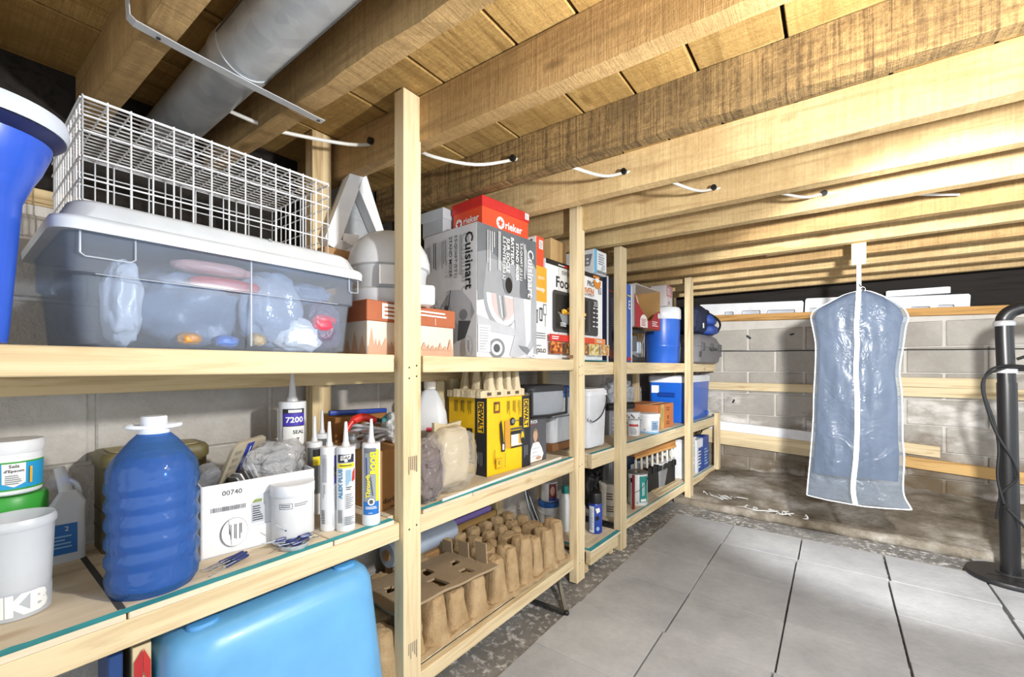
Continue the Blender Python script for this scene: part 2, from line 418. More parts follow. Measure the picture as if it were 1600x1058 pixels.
# boards fixed along the back wall
def wallboard(n, x0, x1, z0, z1, h, label=None, depth=.038, mat=None, y=YB):
    bm = nb(); a = (z1 - z0) / (x1 - x0)
    box(bm, x0, x1, y - depth - .006, y - .0062, -h, 0, .002)
    for v in bm.verts: v.co.z += z0 + a * (v.co.x - x0)
    o = obj('trim_%d' % n, bm, mat or W['pinex']); o['kind'] = 'structure'; return o
wallboard(1, -1.35, 2.0, 1.482, 1.37, .055, depth=.05, mat=WOOD('sill_wood', '#b98f57', '#7d5a30', 'x'))
wallboard(2, -1.35, 2.0, .862, .842, .068)
wallboard(3, .08, .90, .925, .917, .068)
wallboard(4, -1.35, .02, .455, .385, .066); wallboard(5, -1.35, .10, .388, .318, .060)
wallboard(6, .02, 2.0, .372, .245, .078, mat=WOOD('amber_board', '#d3ad72', '#ab8048', 'x'))
wallboard(7, .22, .60, .458, .432, .078, depth=.03)
wallboard(8, -1.35, .05, .535, .462, .078, mat=P('#f1f2f4', .7, bmp=.1), depth=.045)
# thin black cable stapled along the block course
tag(obj('wall_cable', tube(nb(), curve_pts([(-1.3 + .22 * i, YB - .012, 1.145 - .012 * i * .22 + .005 * noise.noise(Vector((i * 1.7, 0, 0)))) for i in range(15)], 4), .0042, 6), BLACK, None, True),
    'thin black cable running level along the block joints of the back wall', 'cable')
for k, (x, z, s_) in enumerate([(-.60, 1.26, 1), (-.28, 1.27, .7), (-.72, .69, .8)]):
    bm = nb(); box(bm, -.022 * s_, .022 * s_, -.004, .004, -.009 * s_, .009 * s_, .003)
    o = obj('chip', bm, BLACK, wb); o.location = (x, YB - .006, z); o.rotation_euler = (0, .7 - k * .9, 0)

# ------------------------------------------------------------------ setting: ceiling
ce = struct('ceiling')
ZB, ZT = 1.64, 1.77
def plank_src(w_): return obj('plank', B(-w_ / 2, w_ / 2, -.85, .85, 0, .02, .002), W['sub'], ce)
xs = [-1.62, -1.35, -1.09, -.851, -.61, -.449, -.285, -.09, .12, .31, .5, .69, .88, 1.07, 1.26, 1.45, 1.64, 1.83, 2.05]
for i, (a, b) in enumerate(zip(xs, xs[1:])):
    for s_ in range(4):
        y0 = (-1.4, -.1, 1.19, 2.81)[s_] + (.0 if i % 2 else 0); y1 = (-.1, 1.19, 2.81, 4.6)[s_]
        dz = random.uniform(0, .004); g_ = .004
        obj('plank', B(a + g_, b - g_, y0 + .001, y1 - .001, ZT + dz, ZT + .02 + dz, .002), W['sub'], ce)
obj('upper_sheathing', B(-1.65, 2.1, -1.4, 4.6, ZT + .026, ZT + .04), P('#2b2119', .9), ce)
JY = [-.98, -.67, -.37, -.06, .26, .548, .845, 1.19, 1.497, 1.832, 2.135, 2.475, 2.80, 3.13, 3.45, 3.77, 4.09]
JN = {5: 'joistbrown', 4: 'joistbrown', 7: 'joistdark', 6: 'joistbrown', 11: 'joistbrown', 13: 'joistbrown'}
def joist(y, mat, rag):
    bm = nb(); N = 60; x0, x1 = -1.6, 2.1; sk = .03; th = .024; loops = []
    for i in range(N + 1):
        x = x0 + (x1 - x0) * i / N; yc = y + sk * (x + .85)
        j = lambda a, s: rag * noise.noise(Vector((x * 9, y * 13 + a, s)))
        loops.append([(x, yc - th + j(0, 1) * .4, ZB + j(1, 2)), (x, yc + th + j(2, 3) * .4, ZB + j(3, 4) * .7), (x, yc + th, ZT - .001), (x, yc - th, ZT - .001)])
    return obj('joist', loft(bm, loops), mat, ce)
for i, y in enumerate(JY): joist(y, W[JN.get(i, 'joist')], .007 if i in (5, 7) else .0025)
# blocking stubs that stick out beside the far joists
for (x, y) in ((-.12, 2.9), (.35, 3.2)):
    obj('blocking', B(x - .2, x + .16, y, y + .035, ZB + .012, ZT - .002, .002), W['joist'], ce)

# ------------------------------------------------------------------ shelving units
def lumber(t, name, x0, x1, y0, y1, z0, z1, ax, mat=None): return obj(name, B(x0, x1, y0, y1, z0, z1, .002), mat or W['pine' + ax], t)
ZT_, ZM, ZL = 1.033, .582, .125            # deck heights: top, middle, lower
A = thing('wooden_shelf_unit', 'long pine shelf unit nearest the camera with three decks of full bins and boxes', 'shelf unit', (0, 0, 0))
for (y0, y1, zt) in ((-.36, -.30, 1.765), (.762, .824, 1.768), (1.755, 1.83, 1.752)):
    lumber(A, 'post', -.985, -.943, y0, y1, 0, zt, 'z')
for (y0, y1) in ((-.34, -.28), (.72, .785), (1.66, 1.72)): lumber(A, 'rear_post', -1.39, -1.345, y0, y1, 0, 1.768, 'z', W['oldz'])
def deck(t, x0, x1, y0, y1, z, cuts, th=.012, teal=True, strip=.022):
    ys = [y0] + cuts + [y1]
    for a, b in zip(ys, ys[1:]): obj('deck_panel', B(x0, x1, a + .0015, b - .0015, z - th, z, .0015), W['ply'], t)
    if teal:
        bm = nb(); N = 60
        for i in range(N + 1):
            y = y0 + (y1 - y0) * i / N
            q = strip * (1 + .25 * noise.noise(Vector((y * 40, 1, 0)))); bm.verts.new((x1 - q, y, z + .0006)); bm.verts.new((x1 - .001, y, z + .0006))
        bm.verts.ensure_lookup_table()
        for i in range(N): bm.faces.new([bm.verts[k] for k in (2*i, 2*i+1, 2*i+3, 2*i+2)])
        o = obj('teal_edge', bm, TEAL, t); o['label'] = 'teal painted front edge of the deck'
YE = 1.752
lumber(A, 'front_rail', -.985, -.958, -.36, .742, ZT_ - .048, ZT_ - .001, 'y'); lumber(A, 'front_rail', -.985, -.958, .845, YE, ZT_ - .05, ZT_ - .001, 'y')
lumber(A, 'rear_rail', -1.345, -1.31, -.36, YE, .94, ZT_ - .013, 'y', W['oldy'])
deck(A, -1.40, -.985, -.36, 1.86, ZT_, [.62, 1.24], teal=False)
lumber(A, 'front_rail', -.985, -.958, -.36, .760, ZM - .06, ZM - .012, 'y'); lumber(A, 'front_rail', -.985, -.958, .826, YE, ZM - .064, ZM - .012, 'y')
lumber(A, 'rear_rail', -1.345, -1.31, -.36, YE, ZM - .07, ZM - .013, 'y', W['oldy'])
deck(A, -1.40, -.957, -.36, .743, ZM, [.19, .565]); deck(A, -1.40, -.957, .843, YE, ZM, [1.06, 1.43])
obj('deck_panel', B(-1.40, -.99, .745, .842, ZM - .012, ZM, .001), W['ply'], A)
obj('joint_tape', B(-1.39, -.982, .182, .192, ZM, ZM + .0008), P('#3f4043', .8), A)
lumber(A, 'front_rail', -.985, -.958, .60, .760, .07, .112, 'y'); lumber(A, 'front_rail', -.985, -.958, .826, YE, .068, .112, 'y')
deck(A, -1.40, -.985, .60, 1.80, ZL, [1.2], teal=False)
for y in (-.30, .70, 1.22, 1.70): lumber(A, 'cross_rail', -1.345, -.986, y, y + .03, ZM - .07, ZM - .013, 'x', W['oldx'])
# nail heads in pairs on the posts
for (y, zs) in ((.793, (.97, 1.0, .55, .09)), (1.79, (1.0, .96, .54, .09))):
    for z in zs:
        for d in (-.012, .014): obj('nail', lathe(nb(), [(.0028, 0), (.0024, .0008)], 8), BLACK, A).matrix_local = Matrix.Translation((-.943, y + d, z + d * .2)) @ Matrix.Rotation(R(90), 4, 'Y')
# faint grade stamps on the near post
pp = Prints(A, lambda u, v, o: (-.943 + o - .0004, .764 + u, v))
for z in (.14, .66): pp.lines(.012, z + .09, .05, .034, 5, P('#8c8375', .8), rot=1, rag=.5, kind='grade_stamp')
pp.done()
UB = thing('wooden_shelf_unit', 'pine shelf unit beyond, running on to the back wall with coolers on it', 'shelf unit', (-.968, 1.95, 0), -3.4)
def ub(name, x0, x1, y0, y1, z0, z1, ax, mat=None): return lumber(UB, name, x0, x1, y0, y1, z0, z1, ax, mat)
L_ = 2.17
for (y0, y1, zt) in ((.262, .335, 1.655), (1.40, 1.475, 1.672)): ub('post', -.012, .03, y0, y1, .0, zt, 'z')
ub('end_post', -.012, .026, L_, L_ + .06, .09, ZM + .01, 'z')
for y in (.06, 1.30, 2.12): ub('rear_post', -.385, -.345, y, y + .06, 0, 1.66, 'z', W['oldz'])
TZ, MZ, LZ = 1.026, .558, .125
ub('front_rail', -.038, -.014, -.065, L_ + .05, TZ - .068, TZ - .001, 'y'); deck(UB, -.42, -.038, -.02, L_ + .05, TZ, [.9], teal=False)
ub('front_rail', -.038, -.008, .02, L_, MZ - .075, MZ - .012, 'y'); deck(UB, -.42, -.008, .02, L_ + .05, MZ, [.34, 1.2])
ub('front_rail', -.038, -.008, .335, L_, LZ - .058, LZ - .012, 'y'); deck(UB, -.42, -.008, .34, L_, LZ, [1.1], strip=.012)
ub('cross_rail', -.36, -.04, .02, .05, MZ - .075, MZ - .012, 'x')
ub('cross_rail', -.36, -.04, .5, .53, MZ - .075, MZ - .012, 'x', W['oldx'])
# short low step between the two units
ST = thing('low_step_shelf', 'short low board shelf with teal edge holding the spray cans between two posts', 'shelf', (-.93, 1.87, 0), -2)
obj('deck_panel', B(-.46, .0, 0, .33, .103, .115, .001), W['ply'], ST)
for (a, b, c, d) in ((-.024, 0, 0, .33), (-.46, -.024, 0, .02)):
    o = obj('teal_edge', B(a, b, c, d, .1152, .1158), TEAL, ST); o['label'] = 'teal painted edge of the board'
obj('front_rail', B(-.03, -.002, 0, .30, .045, .103, .002), W['piney'], ST); obj('rear_rail', B(-.44, -.41, 0, .3, .045, .103, .002), W['oldy'], ST)
obj('cross_rail', B(-.41, -.03, .0, .03, .0, .045, .002), W['oldx'], ST)
obj('cross_rail', B(-.41, -.03, .27, .30, .0, .045, .002), W['oldx'], ST)

# ------------------------------------------------------------------ overhead: duct, strap, cable
D = thing('air_duct', 'round galvanised metal duct running between the ceiling joists', 'duct', (0, .405, 1.694))
def ductprof(x0, x1, r): return lathe(nb(), [(r, x0), (r, x1)], 36)
RX = Matrix.Rotation(R(90), 4, 'Y')
bm = lathe(nb(), [(.0588, -.02 + .0), (.0588, 1.12), (.0612, 1.125), (.0612, 1.135), (.0588, 1.14), (.0588, 3.0)], 40)
o = obj('duct_pipe', bm, M_GALV, D, 50); o.matrix_local = Matrix.Translation((-1.06, 0, 0)) @ RX
bm = lathe(nb(), [(.057, -1.62), (.057, -1.10), (.0605, -1.09), (.062, -1.07), (.0605, -1.05), (.0605, -1.035)], 40)
o = obj('duct_collar', bm, M_GALV, D, 50); o.matrix_local = RX
o = obj('seam', B(-1.04, 2.0, -.0593, -.0588, .006, .011), P('#6d7275', .4, .6), D)
o = obj('seam', B(-1.04, 2.0, .038, .0405, -.0478, -.0462), P('#6d7275', .4, .6), D)
# strap
S_ = thing('hanger_strap', 'pale metal strap nailed under two joists to hold up the duct', 'strap', (-1.03, .22, 1.632))
sp = [(-.006, -.016, .062), (-.002, -.014, .008), (0, -.006, .0005), (-.006, .06, -.001), (-.012, .19, -.004), (-.018, .30, -.003), (-.024, .345, -.0015), (-.025, .372, 0)]
bm = nb(); lp = []
for i, p in enumerate(sp):
    p = Vector(p); q = Vector(sp[min(i + 1, len(sp) - 1)]) - Vector(sp[max(i - 1, 0)]); q.normalize()
    n = Vector((1, 0, 0)).cross(q).normalized(); s = Vector((1, 0, 0))
    lp.append([p + s * a + n * b for a, b in ((-.011, -.001), (.011, -.001), (.011, .001), (-.011, .001))])
obj('strap_band', loft(bm, lp), P('#c9ccd0', .4, .3), S_)
for i, (y, z) in enumerate(((.03, -.0035), (.36, -.0025))):
    obj('nail', lathe(nb(), [(.004, z), (.004, z - .001)], 8, (-.004 - .02 * i, y)), DKSTEEL, S_)
# white cable threaded through the joists
cp = [(-1.30, .36, 1.69), (-1.24, .52, 1.655), (-1.22, .58, 1.652), (-1.18, .74, 1.675), (-1.158, .83, 1.706), (-1.06, .87, 1.70), (-1.0, .90, 1.652), (-.93, 1.04, 1.655), (-.862, 1.165, 1.70), (-.78, 1.19, 1.70),
      (-.69, 1.235, 1.655), (-.64, 1.38, 1.662), (-.60, 1.475, 1.697), (-.53, 1.5, 1.697), (-.46, 1.54, 1.652), (-.41, 1.70, 1.66), (-.372, 1.815, 1.694), (-.29, 1.84, 1.694), (-.17, 1.88, 1.652), (-.09, 2.02, 1.66), (-.03, 2.125, 1.692), (.1, 2.17, 1.69), (.25, 2.3, 1.68), (.4, 2.45, 1.69)]
tag(obj('electrical_cable', tube(nb(), curve_pts(cp, 5), .0052, 8), P('#d9d7d0', .45), None, True), 'white electrical cable sagging between holes in the ceiling joists', 'cable')
for p in ((-1.158, .812, 1.706), (-.862, 1.158, 1.70), (-.60, 1.469, 1.697), (-.372, 1.802, 1.694), (-.03, 2.12, 1.692)):
    o = obj('drilled_hole', lathe(nb(), [(.0105, 0), (.0105, .012)], 14), BLACK, ce); o.matrix_local = Matrix.Translation(p) @ Matrix.Rotation(R(90), 4, 'X')
# bare bulb that lights the room (to the right of the view)
bl = thing('ceiling_bulb', 'bare white bulb in a ceiling holder between the joists', 'light', (.33, .72, 1.33))
g_ = obj('bulb_holder', lathe(nb(), [(.05, .438), (.05, .41), (.006, .40), (.005, .16), (.022, .15), (.02, .075)], 20), WHITE, bl, True)

# ================================================================== things on the top deck
# blue flared planter
p = thing('plastic_planter', 'tall blue plastic urn with flared white rim at the left end of the top deck', 'planter', (-.988, .025, ZT_))
lathe_b = [(.024, 0), (.035, .002), (.037, .02), (.050, .212), (.053, .226), (.070, .262), (.080, .292), (.084, .316), (.080, .318), (.06, .24), (.046, .2), (.03, .03), (.02, .02)]
obj('planter_body', lathe(nb(), lathe_b, 44), P('#2b58c9', .3, coat=.3), p, 30)
obj('rim', lathe(nb(), [(.083, .318), (.097, .316), (.1005, .328), (.098, .341), (.084, .341), (.082, .330)], 48), P('#c6cfdd', .35), p, 50)
obj('lip_shade', lathe(nb(), [(.081, .300), (.096, .314), (.092, .316), (.081, .312)], 44), P('#151f52', .4), p, 50)  # ring in darker blue: shade beneath the overhanging rim, put into the colour

# storage tote with lid and its contents
TB = thing('storage_tote', 'wide clear storage tote with pale grey lid on the top deck', 'tote', (-1.0, .125, ZT_))
bw, bd = .505, .36
def tb(z, k, r=.03, dx=0): return rr(-bd/2 - .006 , bw/2 + .008, bd + k, bw + k, r, z, 6)
bm = nb(); loft(bm, [tb(.003, -.03), tb(.0, -.02), tb(.006, -.006), tb(.12, .012), tb(.125, .026), tb(.205, .03)], True, False)
o = obj('tote_body', bm, M_TOTE, TB, 45)
md = o.modifiers.new('wall', 'SOLIDIFY'); md.thickness = .0022
RIB = CLEAR('tote_rib', '#d3dce8', .5, .3)
bm = nb()
for y in (.272,):
    box(bm, .004, .0095, y - .0015, y + .0015, .01, .195, .001)
obj('rib', bm, RIB, TB)
obj('rib', B(.0085, .0115, .03, .47, .122, .1238, .001), RIB, TB)
bm = nb(); tube(bm, [(.0115, .012, .198), (.0115, .012, .155), (.0115, .018, .15), (.0115, .075, .15), (.0115, .082, .155), (.0115, .082, .19)], .0014, 6); obj('latch_tab', bm, RIB, TB, True)
bm = nb(); tube(bm, [(.0115, .525, .198), (.0115, .525, .158), (.0115, .505, .156), (.0115, .5, .16), (.0115, .5, .195)], .0014, 6); obj('latch_tab', bm, RIB, TB, True)
def lid_l(z, k, r=.035): return rr(-bd/2 - .006, bw/2 + .008, bd + k, bw + k, r, z, 7)
LIDM = P('#cdd4db', .35)
bm = nb(); loft(bm, [lid_l(.192, .044), lid_l(.190, .062), lid_l(.206, .064), lid_l(.212, .058), lid_l(.217, .036), lid_l(.243, .012), lid_l(.250, -.004), lid_l(.251, -.03)], True, True)
lid_ = obj('tote_lid', bm, LIDM, TB, 40)
bm = nb(); loft(bm, [[(.013, .312, .214), (.013, .318, .214), (-.36, .318, .2516), (-.36, .312, .2516)], [(-.004, .312, .2516), (-.004, .318, .2516), (-.36, .318, .2518), (-.36, .312, .2518)]]); obj('lid_groove', bm, P('#8d949c', .5), lid_)
def inside(name, label, cat, c, r, mat, seed, amp=.18, sq=.75, grp=None):
    o = obj(name, blob((0, 0, 0), r, amp, 2.2, seed, 4, None, sq), mat, None, 50); o.location = (-1.0 + c[0], .125 + c[1], ZT_ + c[2]); tag(o, label, cat, grp); return o
inside('plastic_bag', 'white tall plastic bag at the near end inside the clear tote', 'bag', (-.05, .075, .085), (.035, .028, .075), P('#dfe3ea', .3, bmp=.6, bscale=14), 3)
inside('plastic_bag', 'large blue grey plastic bag filling the middle of the clear tote', 'bag', (-.10, .185, .085), (.085, .095, .08), P('#7f8fa6', .35, bmp=.7, bscale=14), 5)
inside('plastic_bag', 'small salmon pink packet near the lid inside the clear tote', 'bag', (-.03, .215, .168), (.025, .07, .014), P('#d9a7a0', .4), 7, .08)
inside('plastic_bag', 'red flat packet under the pink one inside the clear tote', 'bag', (-.02, .235, .138), (.018, .065, .013), P('#c23a48', .4), 8, .08)
inside('plastic_bag', 'shiny silver bag in the far half of the clear tote', 'bag', (-.055, .335, .10), (.045, .07, .085), P('#aab6c8', .2, bmp=.9, bscale=16), 11)
inside('plastic_bag', 'crumpled white bag at the bottom of the far half of the clear tote', 'bag', (-.035, .395, .045), (.03, .06, .04), P('#edeff3', .3, bmp=.8, bscale=16), 12)
inside('plastic_bag', 'dark mauve bag with red print at the far end of the clear tote', 'bag', (-.045, .455, .068), (.04, .045, .06), P('#6c5f78', .35, bmp=.6), 14)
inside('plastic_bag', 'grey slate bag lying on top in the far end of the clear tote', 'bag', (-.10, .435, .145), (.06, .06, .03), P('#8a9bb3', .3, bmp=.7), 15)
inside('plastic_bag', 'scarlet wrapped bundle at the far end bottom of the clear tote', 'bag', (-.012, .445, .075), (.01, .03, .022), P('#c9405a', .35), 16)
inside('plastic_bag', 'small orange twist of packaging on the floor of the clear tote', 'bag', (-.02, .17, .022), (.012, .02, .012), P('#d39030', .4), 18)
inside('plastic_bag', 'tiny bright blue packet on the floor of the clear tote', 'bag', (-.02, .235, .02), (.011, .022, .012), P('#4a7fd0', .4), 19)
inside('plastic_bag', 'dull yellow lump on the floor of the clear tote', 'bag', (-.02, .295, .026), (.012, .018, .014), P('#c0a678', .4), 20)

# white wire cage lying on the lid
CG = thing('wire_cage', 'white coated wire basket lying upside down on the grey tote lid', 'basket', (-1.045, .148, 1.2865))
WW = P('#e4e6ea', .35)
cw, cd, ch, wr = .452, .31, .182, .0016
def wires(name, segs):
    bm = nb()
    for a, b in segs: tube(bm, [a, b], wr, 5)
    o = obj(name, bm, WW, CG, True); o['kind'] = 'stuff'
ys = [cw * i / 14 for i in range(15)]; xs_ = [-cd * i / 11 for i in range(12)]; zs = [.004, .042, .08, .125, .152, ch]
wires('front_grid', [((0, y, 0), (0, y, ch + .006)) for y in ys] + [((.003, 0, z), (.003, cw, z)) for z in zs])
wires('back_grid', [((-cd, y, 0), (-cd, y, ch)) for y in ys] + [((-cd - .003, 0, z), (-cd - .003, cw, z)) for z in zs])
wires('side_grid', [((x, 0, 0), (x, 0, ch + .006)) for x in xs_] + [((0, -.003, z), (-cd, -.003, z)) for z in zs])
wires('side_grid', [((x, cw, 0), (x, cw, ch)) for x in xs_] + [((0, cw + .003, z), (-cd, cw + .003, z)) for z in zs])
wires('top_grid', [((0, y, ch), (-cd, y, ch)) for y in ys] + [((x, 0, ch + .003), (x, cw, ch + .003)) for x in [-cd * i / 16 for i in range(17)]])

# marquee letter A on a carton behind the tote
c = Carton('cardboard_box', 'plain brown box standing at the wall behind the tote under the white letter', (-1.27, .72, ZT_), .30, .12, .345, CARD); c.done()
LA = thing('marquee_letter', 'white block letter A with grey inner panel leaning behind the tote', 'letter', (-1.285, .848, 1.3795), -12)
def lf(u, v, o): return (o, u, v)
def lsub(name, poly, o0, t, mat):
    obj(name, prism(nb(), poly, lambda u, v, o: (o0 + o, u, v), t), mat, LA)
hh = .282
lsub('back_panel', [(-.075, .0), (.105, 0), (.022, hh - .01), (-.012, hh - .01)], -.052, .006, P('#a9acaf', .5, bmp=.8, bscale=40))
def side(poly): lsub('letter_side', poly, -.058, .07, WHITE)
side([(-.112, .035), (-.062, .035), (.018, hh), (-.026, hh)])
side([(.018, hh), (-.006, hh - .06), (.098, -.0), (.118, .0)])
side([(-.112, .035), (-.062, .035), (-.02, .022), (-.06, -.005), (-.10, .01)])
side([(-.055, .058), (.0, .062), (-.03, .0), (-.06, .0)])

# walking-boot box and the white domed appliance on it
c = Carton('shoe_box', 'boot box with rust lid and fir tree print beneath the white domed appliance', (-1.02, .70, ZT_), .332, .25, .100, P('#d9cfc2', .7), 0)
RUST = P('#a85f3c', .65); TREE = P('#c39c83', .7); c.F.rect(0.001, .001, .331, .024, TREE)
x = .004
while x < .315:
    wv = random.uniform(.012, .03); hv = random.uniform(.03, .085) if random.random() < .5 else random.uniform(.03, .05)
    c.F.poly([(x, .02), (x + wv, .02), (x + wv / 2, hv)], TREE); x += wv * .9
for i in range(6): c.S.poly([(.03 + .036 * i, .0015), (.066 + .036 * i, .0015), (.048 + .036 * i, random.uniform(.04, .07))], TREE)
t = c.done()
bx_ = obj('box_lid', B(-.254, .004, -.004, .336, .094, .152, .002), RUST, t)
F2 = Prints(bx_, lambda u, v, o: (.004 + o, u, v))
F2.rect(.045, .103, .118, .146, WPRINT); F2.lines(.052, .107, .06, .034, 3, RUST); F2.lines(.185, .121, .11, .022, 2, WPRINT, rag=.15); F2.line(.245, .098, .245, .120, .0015, WPRINT)
F2.done()
DM = thing('domed_appliance', 'white plastic domed appliance standing on the boot box behind the post', 'appliance', (-1.14, .865, ZT_ + .152), -30)
WP = P('#d5d8dc', .35)
obj('dome_lid', lathe(nb(), [(.122, .118), (.127, .122), (.126, .145), (.118, .175), (.100, .205), (.07, .229), (.035, .242), (.004, .246)], 40), WP, DM, 40)
obj('dome_body', lathe(nb(), [(.112, .052), (.114, .1), (.118, .118)], 40), P('#c9cdd2', .4), DM, 40)
obj('dome_base', lathe(nb(), [(.122, 0), (.126, .006), (.126, .045), (.113, .053)], 40), P('#cfd3d8', .4), DM, 40)
bm = nb(); loft(bm, [[(.105, -.045, z), (.126, -.045, z), (.134, 0, z), (.126, .045, z), (.105, .045, z)] for z in (.056, .112)]); obj('control_panel', bm, WHITE, DM)
obj('side_handle', B(.09, .145, .06, .115, .0, .06, .008, 2), WHITE, DM)

# stand-mixer carton
LG = P('#b7bac0', .45); MG = P('#7c8085', .45); DG = P('#4c5055', .5); SILV = P('#d3d6db', .35); PALE = P('#e4e6e9', .4); MIX = P('#989ca2', .35)
c = Carton('mixer_box', 'tall silver grey stand mixer carton with black lettering beside the post', (-1.0, 1.128, ZT_), .338, .3, .478, SILV, -4)
F = c.F; wF = .338
F.rect(.0, .235, wF - .001, .477, P('#64696e', .5))
F.poly([(.001, .2), (.001, .37), (.06, .39), (.13, .36), (.20, .33), (.24, .235), (.24, .235), (.16, .235)], P('#82868b', .5))
F.poly([(.05, .36)] + [(.13 + .1 * math.cos(R(a)), .235 + .13 * math.sin(R(a))) for a in range(180, 362, 15)] + [(.235, .36)], MIX)
F.poly([(.045, .235)] + [(.14 + .095 * math.cos(R(a)), .235 + .115 * math.sin(R(a))) for a in range(180, 361, 15)], SILV)
F.poly([(.07, .235)] + [(.14 + .07 * math.cos(R(a)), .225 + .085 * math.sin(R(a))) for a in range(180, 361, 15)], P('#c9b9b8', .4))
F.poly([(.095, .235), (.11, .16), (.135, .135), (.155, .16), (.14, .235)], MIX); F.line(.115, .23, .13, .15, .004, WPRINT); F.line(.13, .23, .14, .15, .003, DG)
F.poly([(.0, .10), (.21, .085), (.22, .105), (.18, .118), (.07, .135), (.0, .15)], LG)
F.poly([(.19, .235), (.325, .235), (.32, .06), (.285, .02), (.20, .0), (.17, .01), (.205, .10)], LG)
F.poly([(.245, .46), (.337, .36), (.337, .02), (.31, .02), (.30, .2), (.28, .3)], P('#a6aab0', .3))
F.poly([(.255, .235), (.30, .235), (.295, .07), (.27, .04)], PALE)
F.ell(.16, .285, .028, .045, MG); F.ell(.165, .275, .02, .03, BLACK)
F.ell(.10, .035, .042, .036, MG); F.ell(.098, .035, .03, .026, SILV); F.ell(.097, .035, .018, .016, DG)
F.poly([(.22, .05), (.275, .045), (.32, .01), (.30, .004), (.245, .03)], MG); F.poly([(.27, .01), (.31, .005), (.315, .05)], PALE)
F.rect(.0, .02, .062, .115, PALE); F.lines(.006, .025, .05, .085, 9, P('#a9adb2', .6), rag=.5)
F.text('Cuisinart', .293, .338, WPRINT, width=.19, rot=-90, bold=.018)
F.lines(.25, .45, .15, .012, 2, PALE, rot=1, rag=.2)
F.text('5.5-QUART (5.2 L)', .232, .375, WPRINT, width=.145, rot=-90, bold=.012)
F.text('STAND MIXER', .209, .370, WPRINT, width=.145, rot=-90, bold=.02)
F.text('BATTEUR', .180, .405, WPRINT, width=.105, rot=-90, bold=.02)
F.text('SUR SOCLE', .155, .385, WPRINT, width=.13, rot=-90, bold=.02)
F.text('5.5 PINTES (5.2 L)', .131, .372, WPRINT, width=.16, rot=-90, bold=.012)
F.lines(.10, .465, .15, .014, 2, PALE, rot=1, rag=.1)
for i in range(4): F.line(.045 + .011 * i, .455, .045 + .011 * i, .34 - .05 * (i == 1) + .02 * i, .003, PALE)
S = c.S
S.poly([(.07, .12), (.11, .20), (.16, .25), (.22, .245), (.27, .20), (.288, .16), (.24, .09), (.18, .05)], P('#989da4', .4))
S.poly([(.15, .25), (.22, .245), (.27, .20), (.27, .13), (.2, .12), (.165, .16)], P('#b3b7bd', .35)); S.poly([(.205, .135), (.27, .13), (.24, .07), (.2, .06)], DG); S.ell(.23, .155, .022, .02, MG)
for i in range(14): S.ell(.03 + .13 * random.random(), .135 + .05 * random.random(), .012, .013, DG if i % 3 else LG, n=7)
S.line(.03, .26, .07, .2, .004, MG); S.line(.05, .27, .09, .2, .003, MG); S.line(.165, .25, .15, .17, .004, DG)
S.text('Cuisinart', .265, .345, BLACK, width=.205, rot=-90, bold=.02)
S.lines(.212, .445, .15, .016, 2, MG, rot=1, rag=.15)
S.text('5.5-QUART (5.2 L)', .192, .370, INK, width=.155, rot=-90, bold=.006)
S.text('STAND MIXER', .166, .372, INK, width=.15, rot=-90, bold=.006)
S.lines(.115, .44, .11, .03, 3, GREYINK, rot=1); S.lines(.065, .44, .12, .022, 2, INK, rot=1, rag=.2); S.lines(.02, .43, .12, .03, 3, GREYINK, rot=1)
S.ell(.265, .04, .018, .036, P('#9b9ea3', .5)); S.ell(.265, .04, .0165, .0345, SILV); S.lines(.258, .062, .045, .014, 2, MG, rot=1)
c.done()

# shoe boxes on the mixer carton
RED = P('#e2512f', .5); RED2 = P('#c92f2a', .5)
c = Carton('shoe_box', 'bright red shoe box with white lettering on top of the mixer carton', (-1.03, 1.192, ZT_ + .4795), .262, .165, .085, RED, -5)
def maple(q, u, v, r, m1, m2):
    q.ell(u, v, r, r * 1.05, m1); pts = []
    for i in range(10): a = R(90 + 36 * i); rr_ = r * (.82 if i % 2 == 0 else .36); pts.append((u + rr_ * math.cos(a), v + rr_ * math.sin(a)))
    q.poly(pts, m2); q.rect(u - r * .08, v - r * .8, u + r * .08, v, m2)
maple(c.F, .095, .038, .022, WPRINT, RED); c.F.text('rieker', .172, .036, WPRINT, width=.1, bold=.025)
maple(c.S, .035, .036, .019, WPRINT, RED2); c.S.text('rieker', .105, .042, WPRINT, width=.085, bold=.02)
t = c.done()
bx_ = obj('box_lid', B(-.169, .004, -.004, .266, .079, .118, .002), RED2, t)
q = Prints(bx_, lambda u, v, o: (.004 + o, u, v)); q.rect(.236, .088, .26, .113, WPRINT); q.lines(.239, .09, .018, .02, 4, GREYINK); q.done()
c = Carton('shoe_box', 'pale grey shoe box behind the red one on the mixer carton', (-1.212, 1.17, ZT_ + .4795), .25, .12, .07, P('#b3b9bf', .6)); t = c.done()
obj('box_lid', B(-.124, .004, -.004, .254, .064, .106, .002), P('#bec4ca', .6), t)

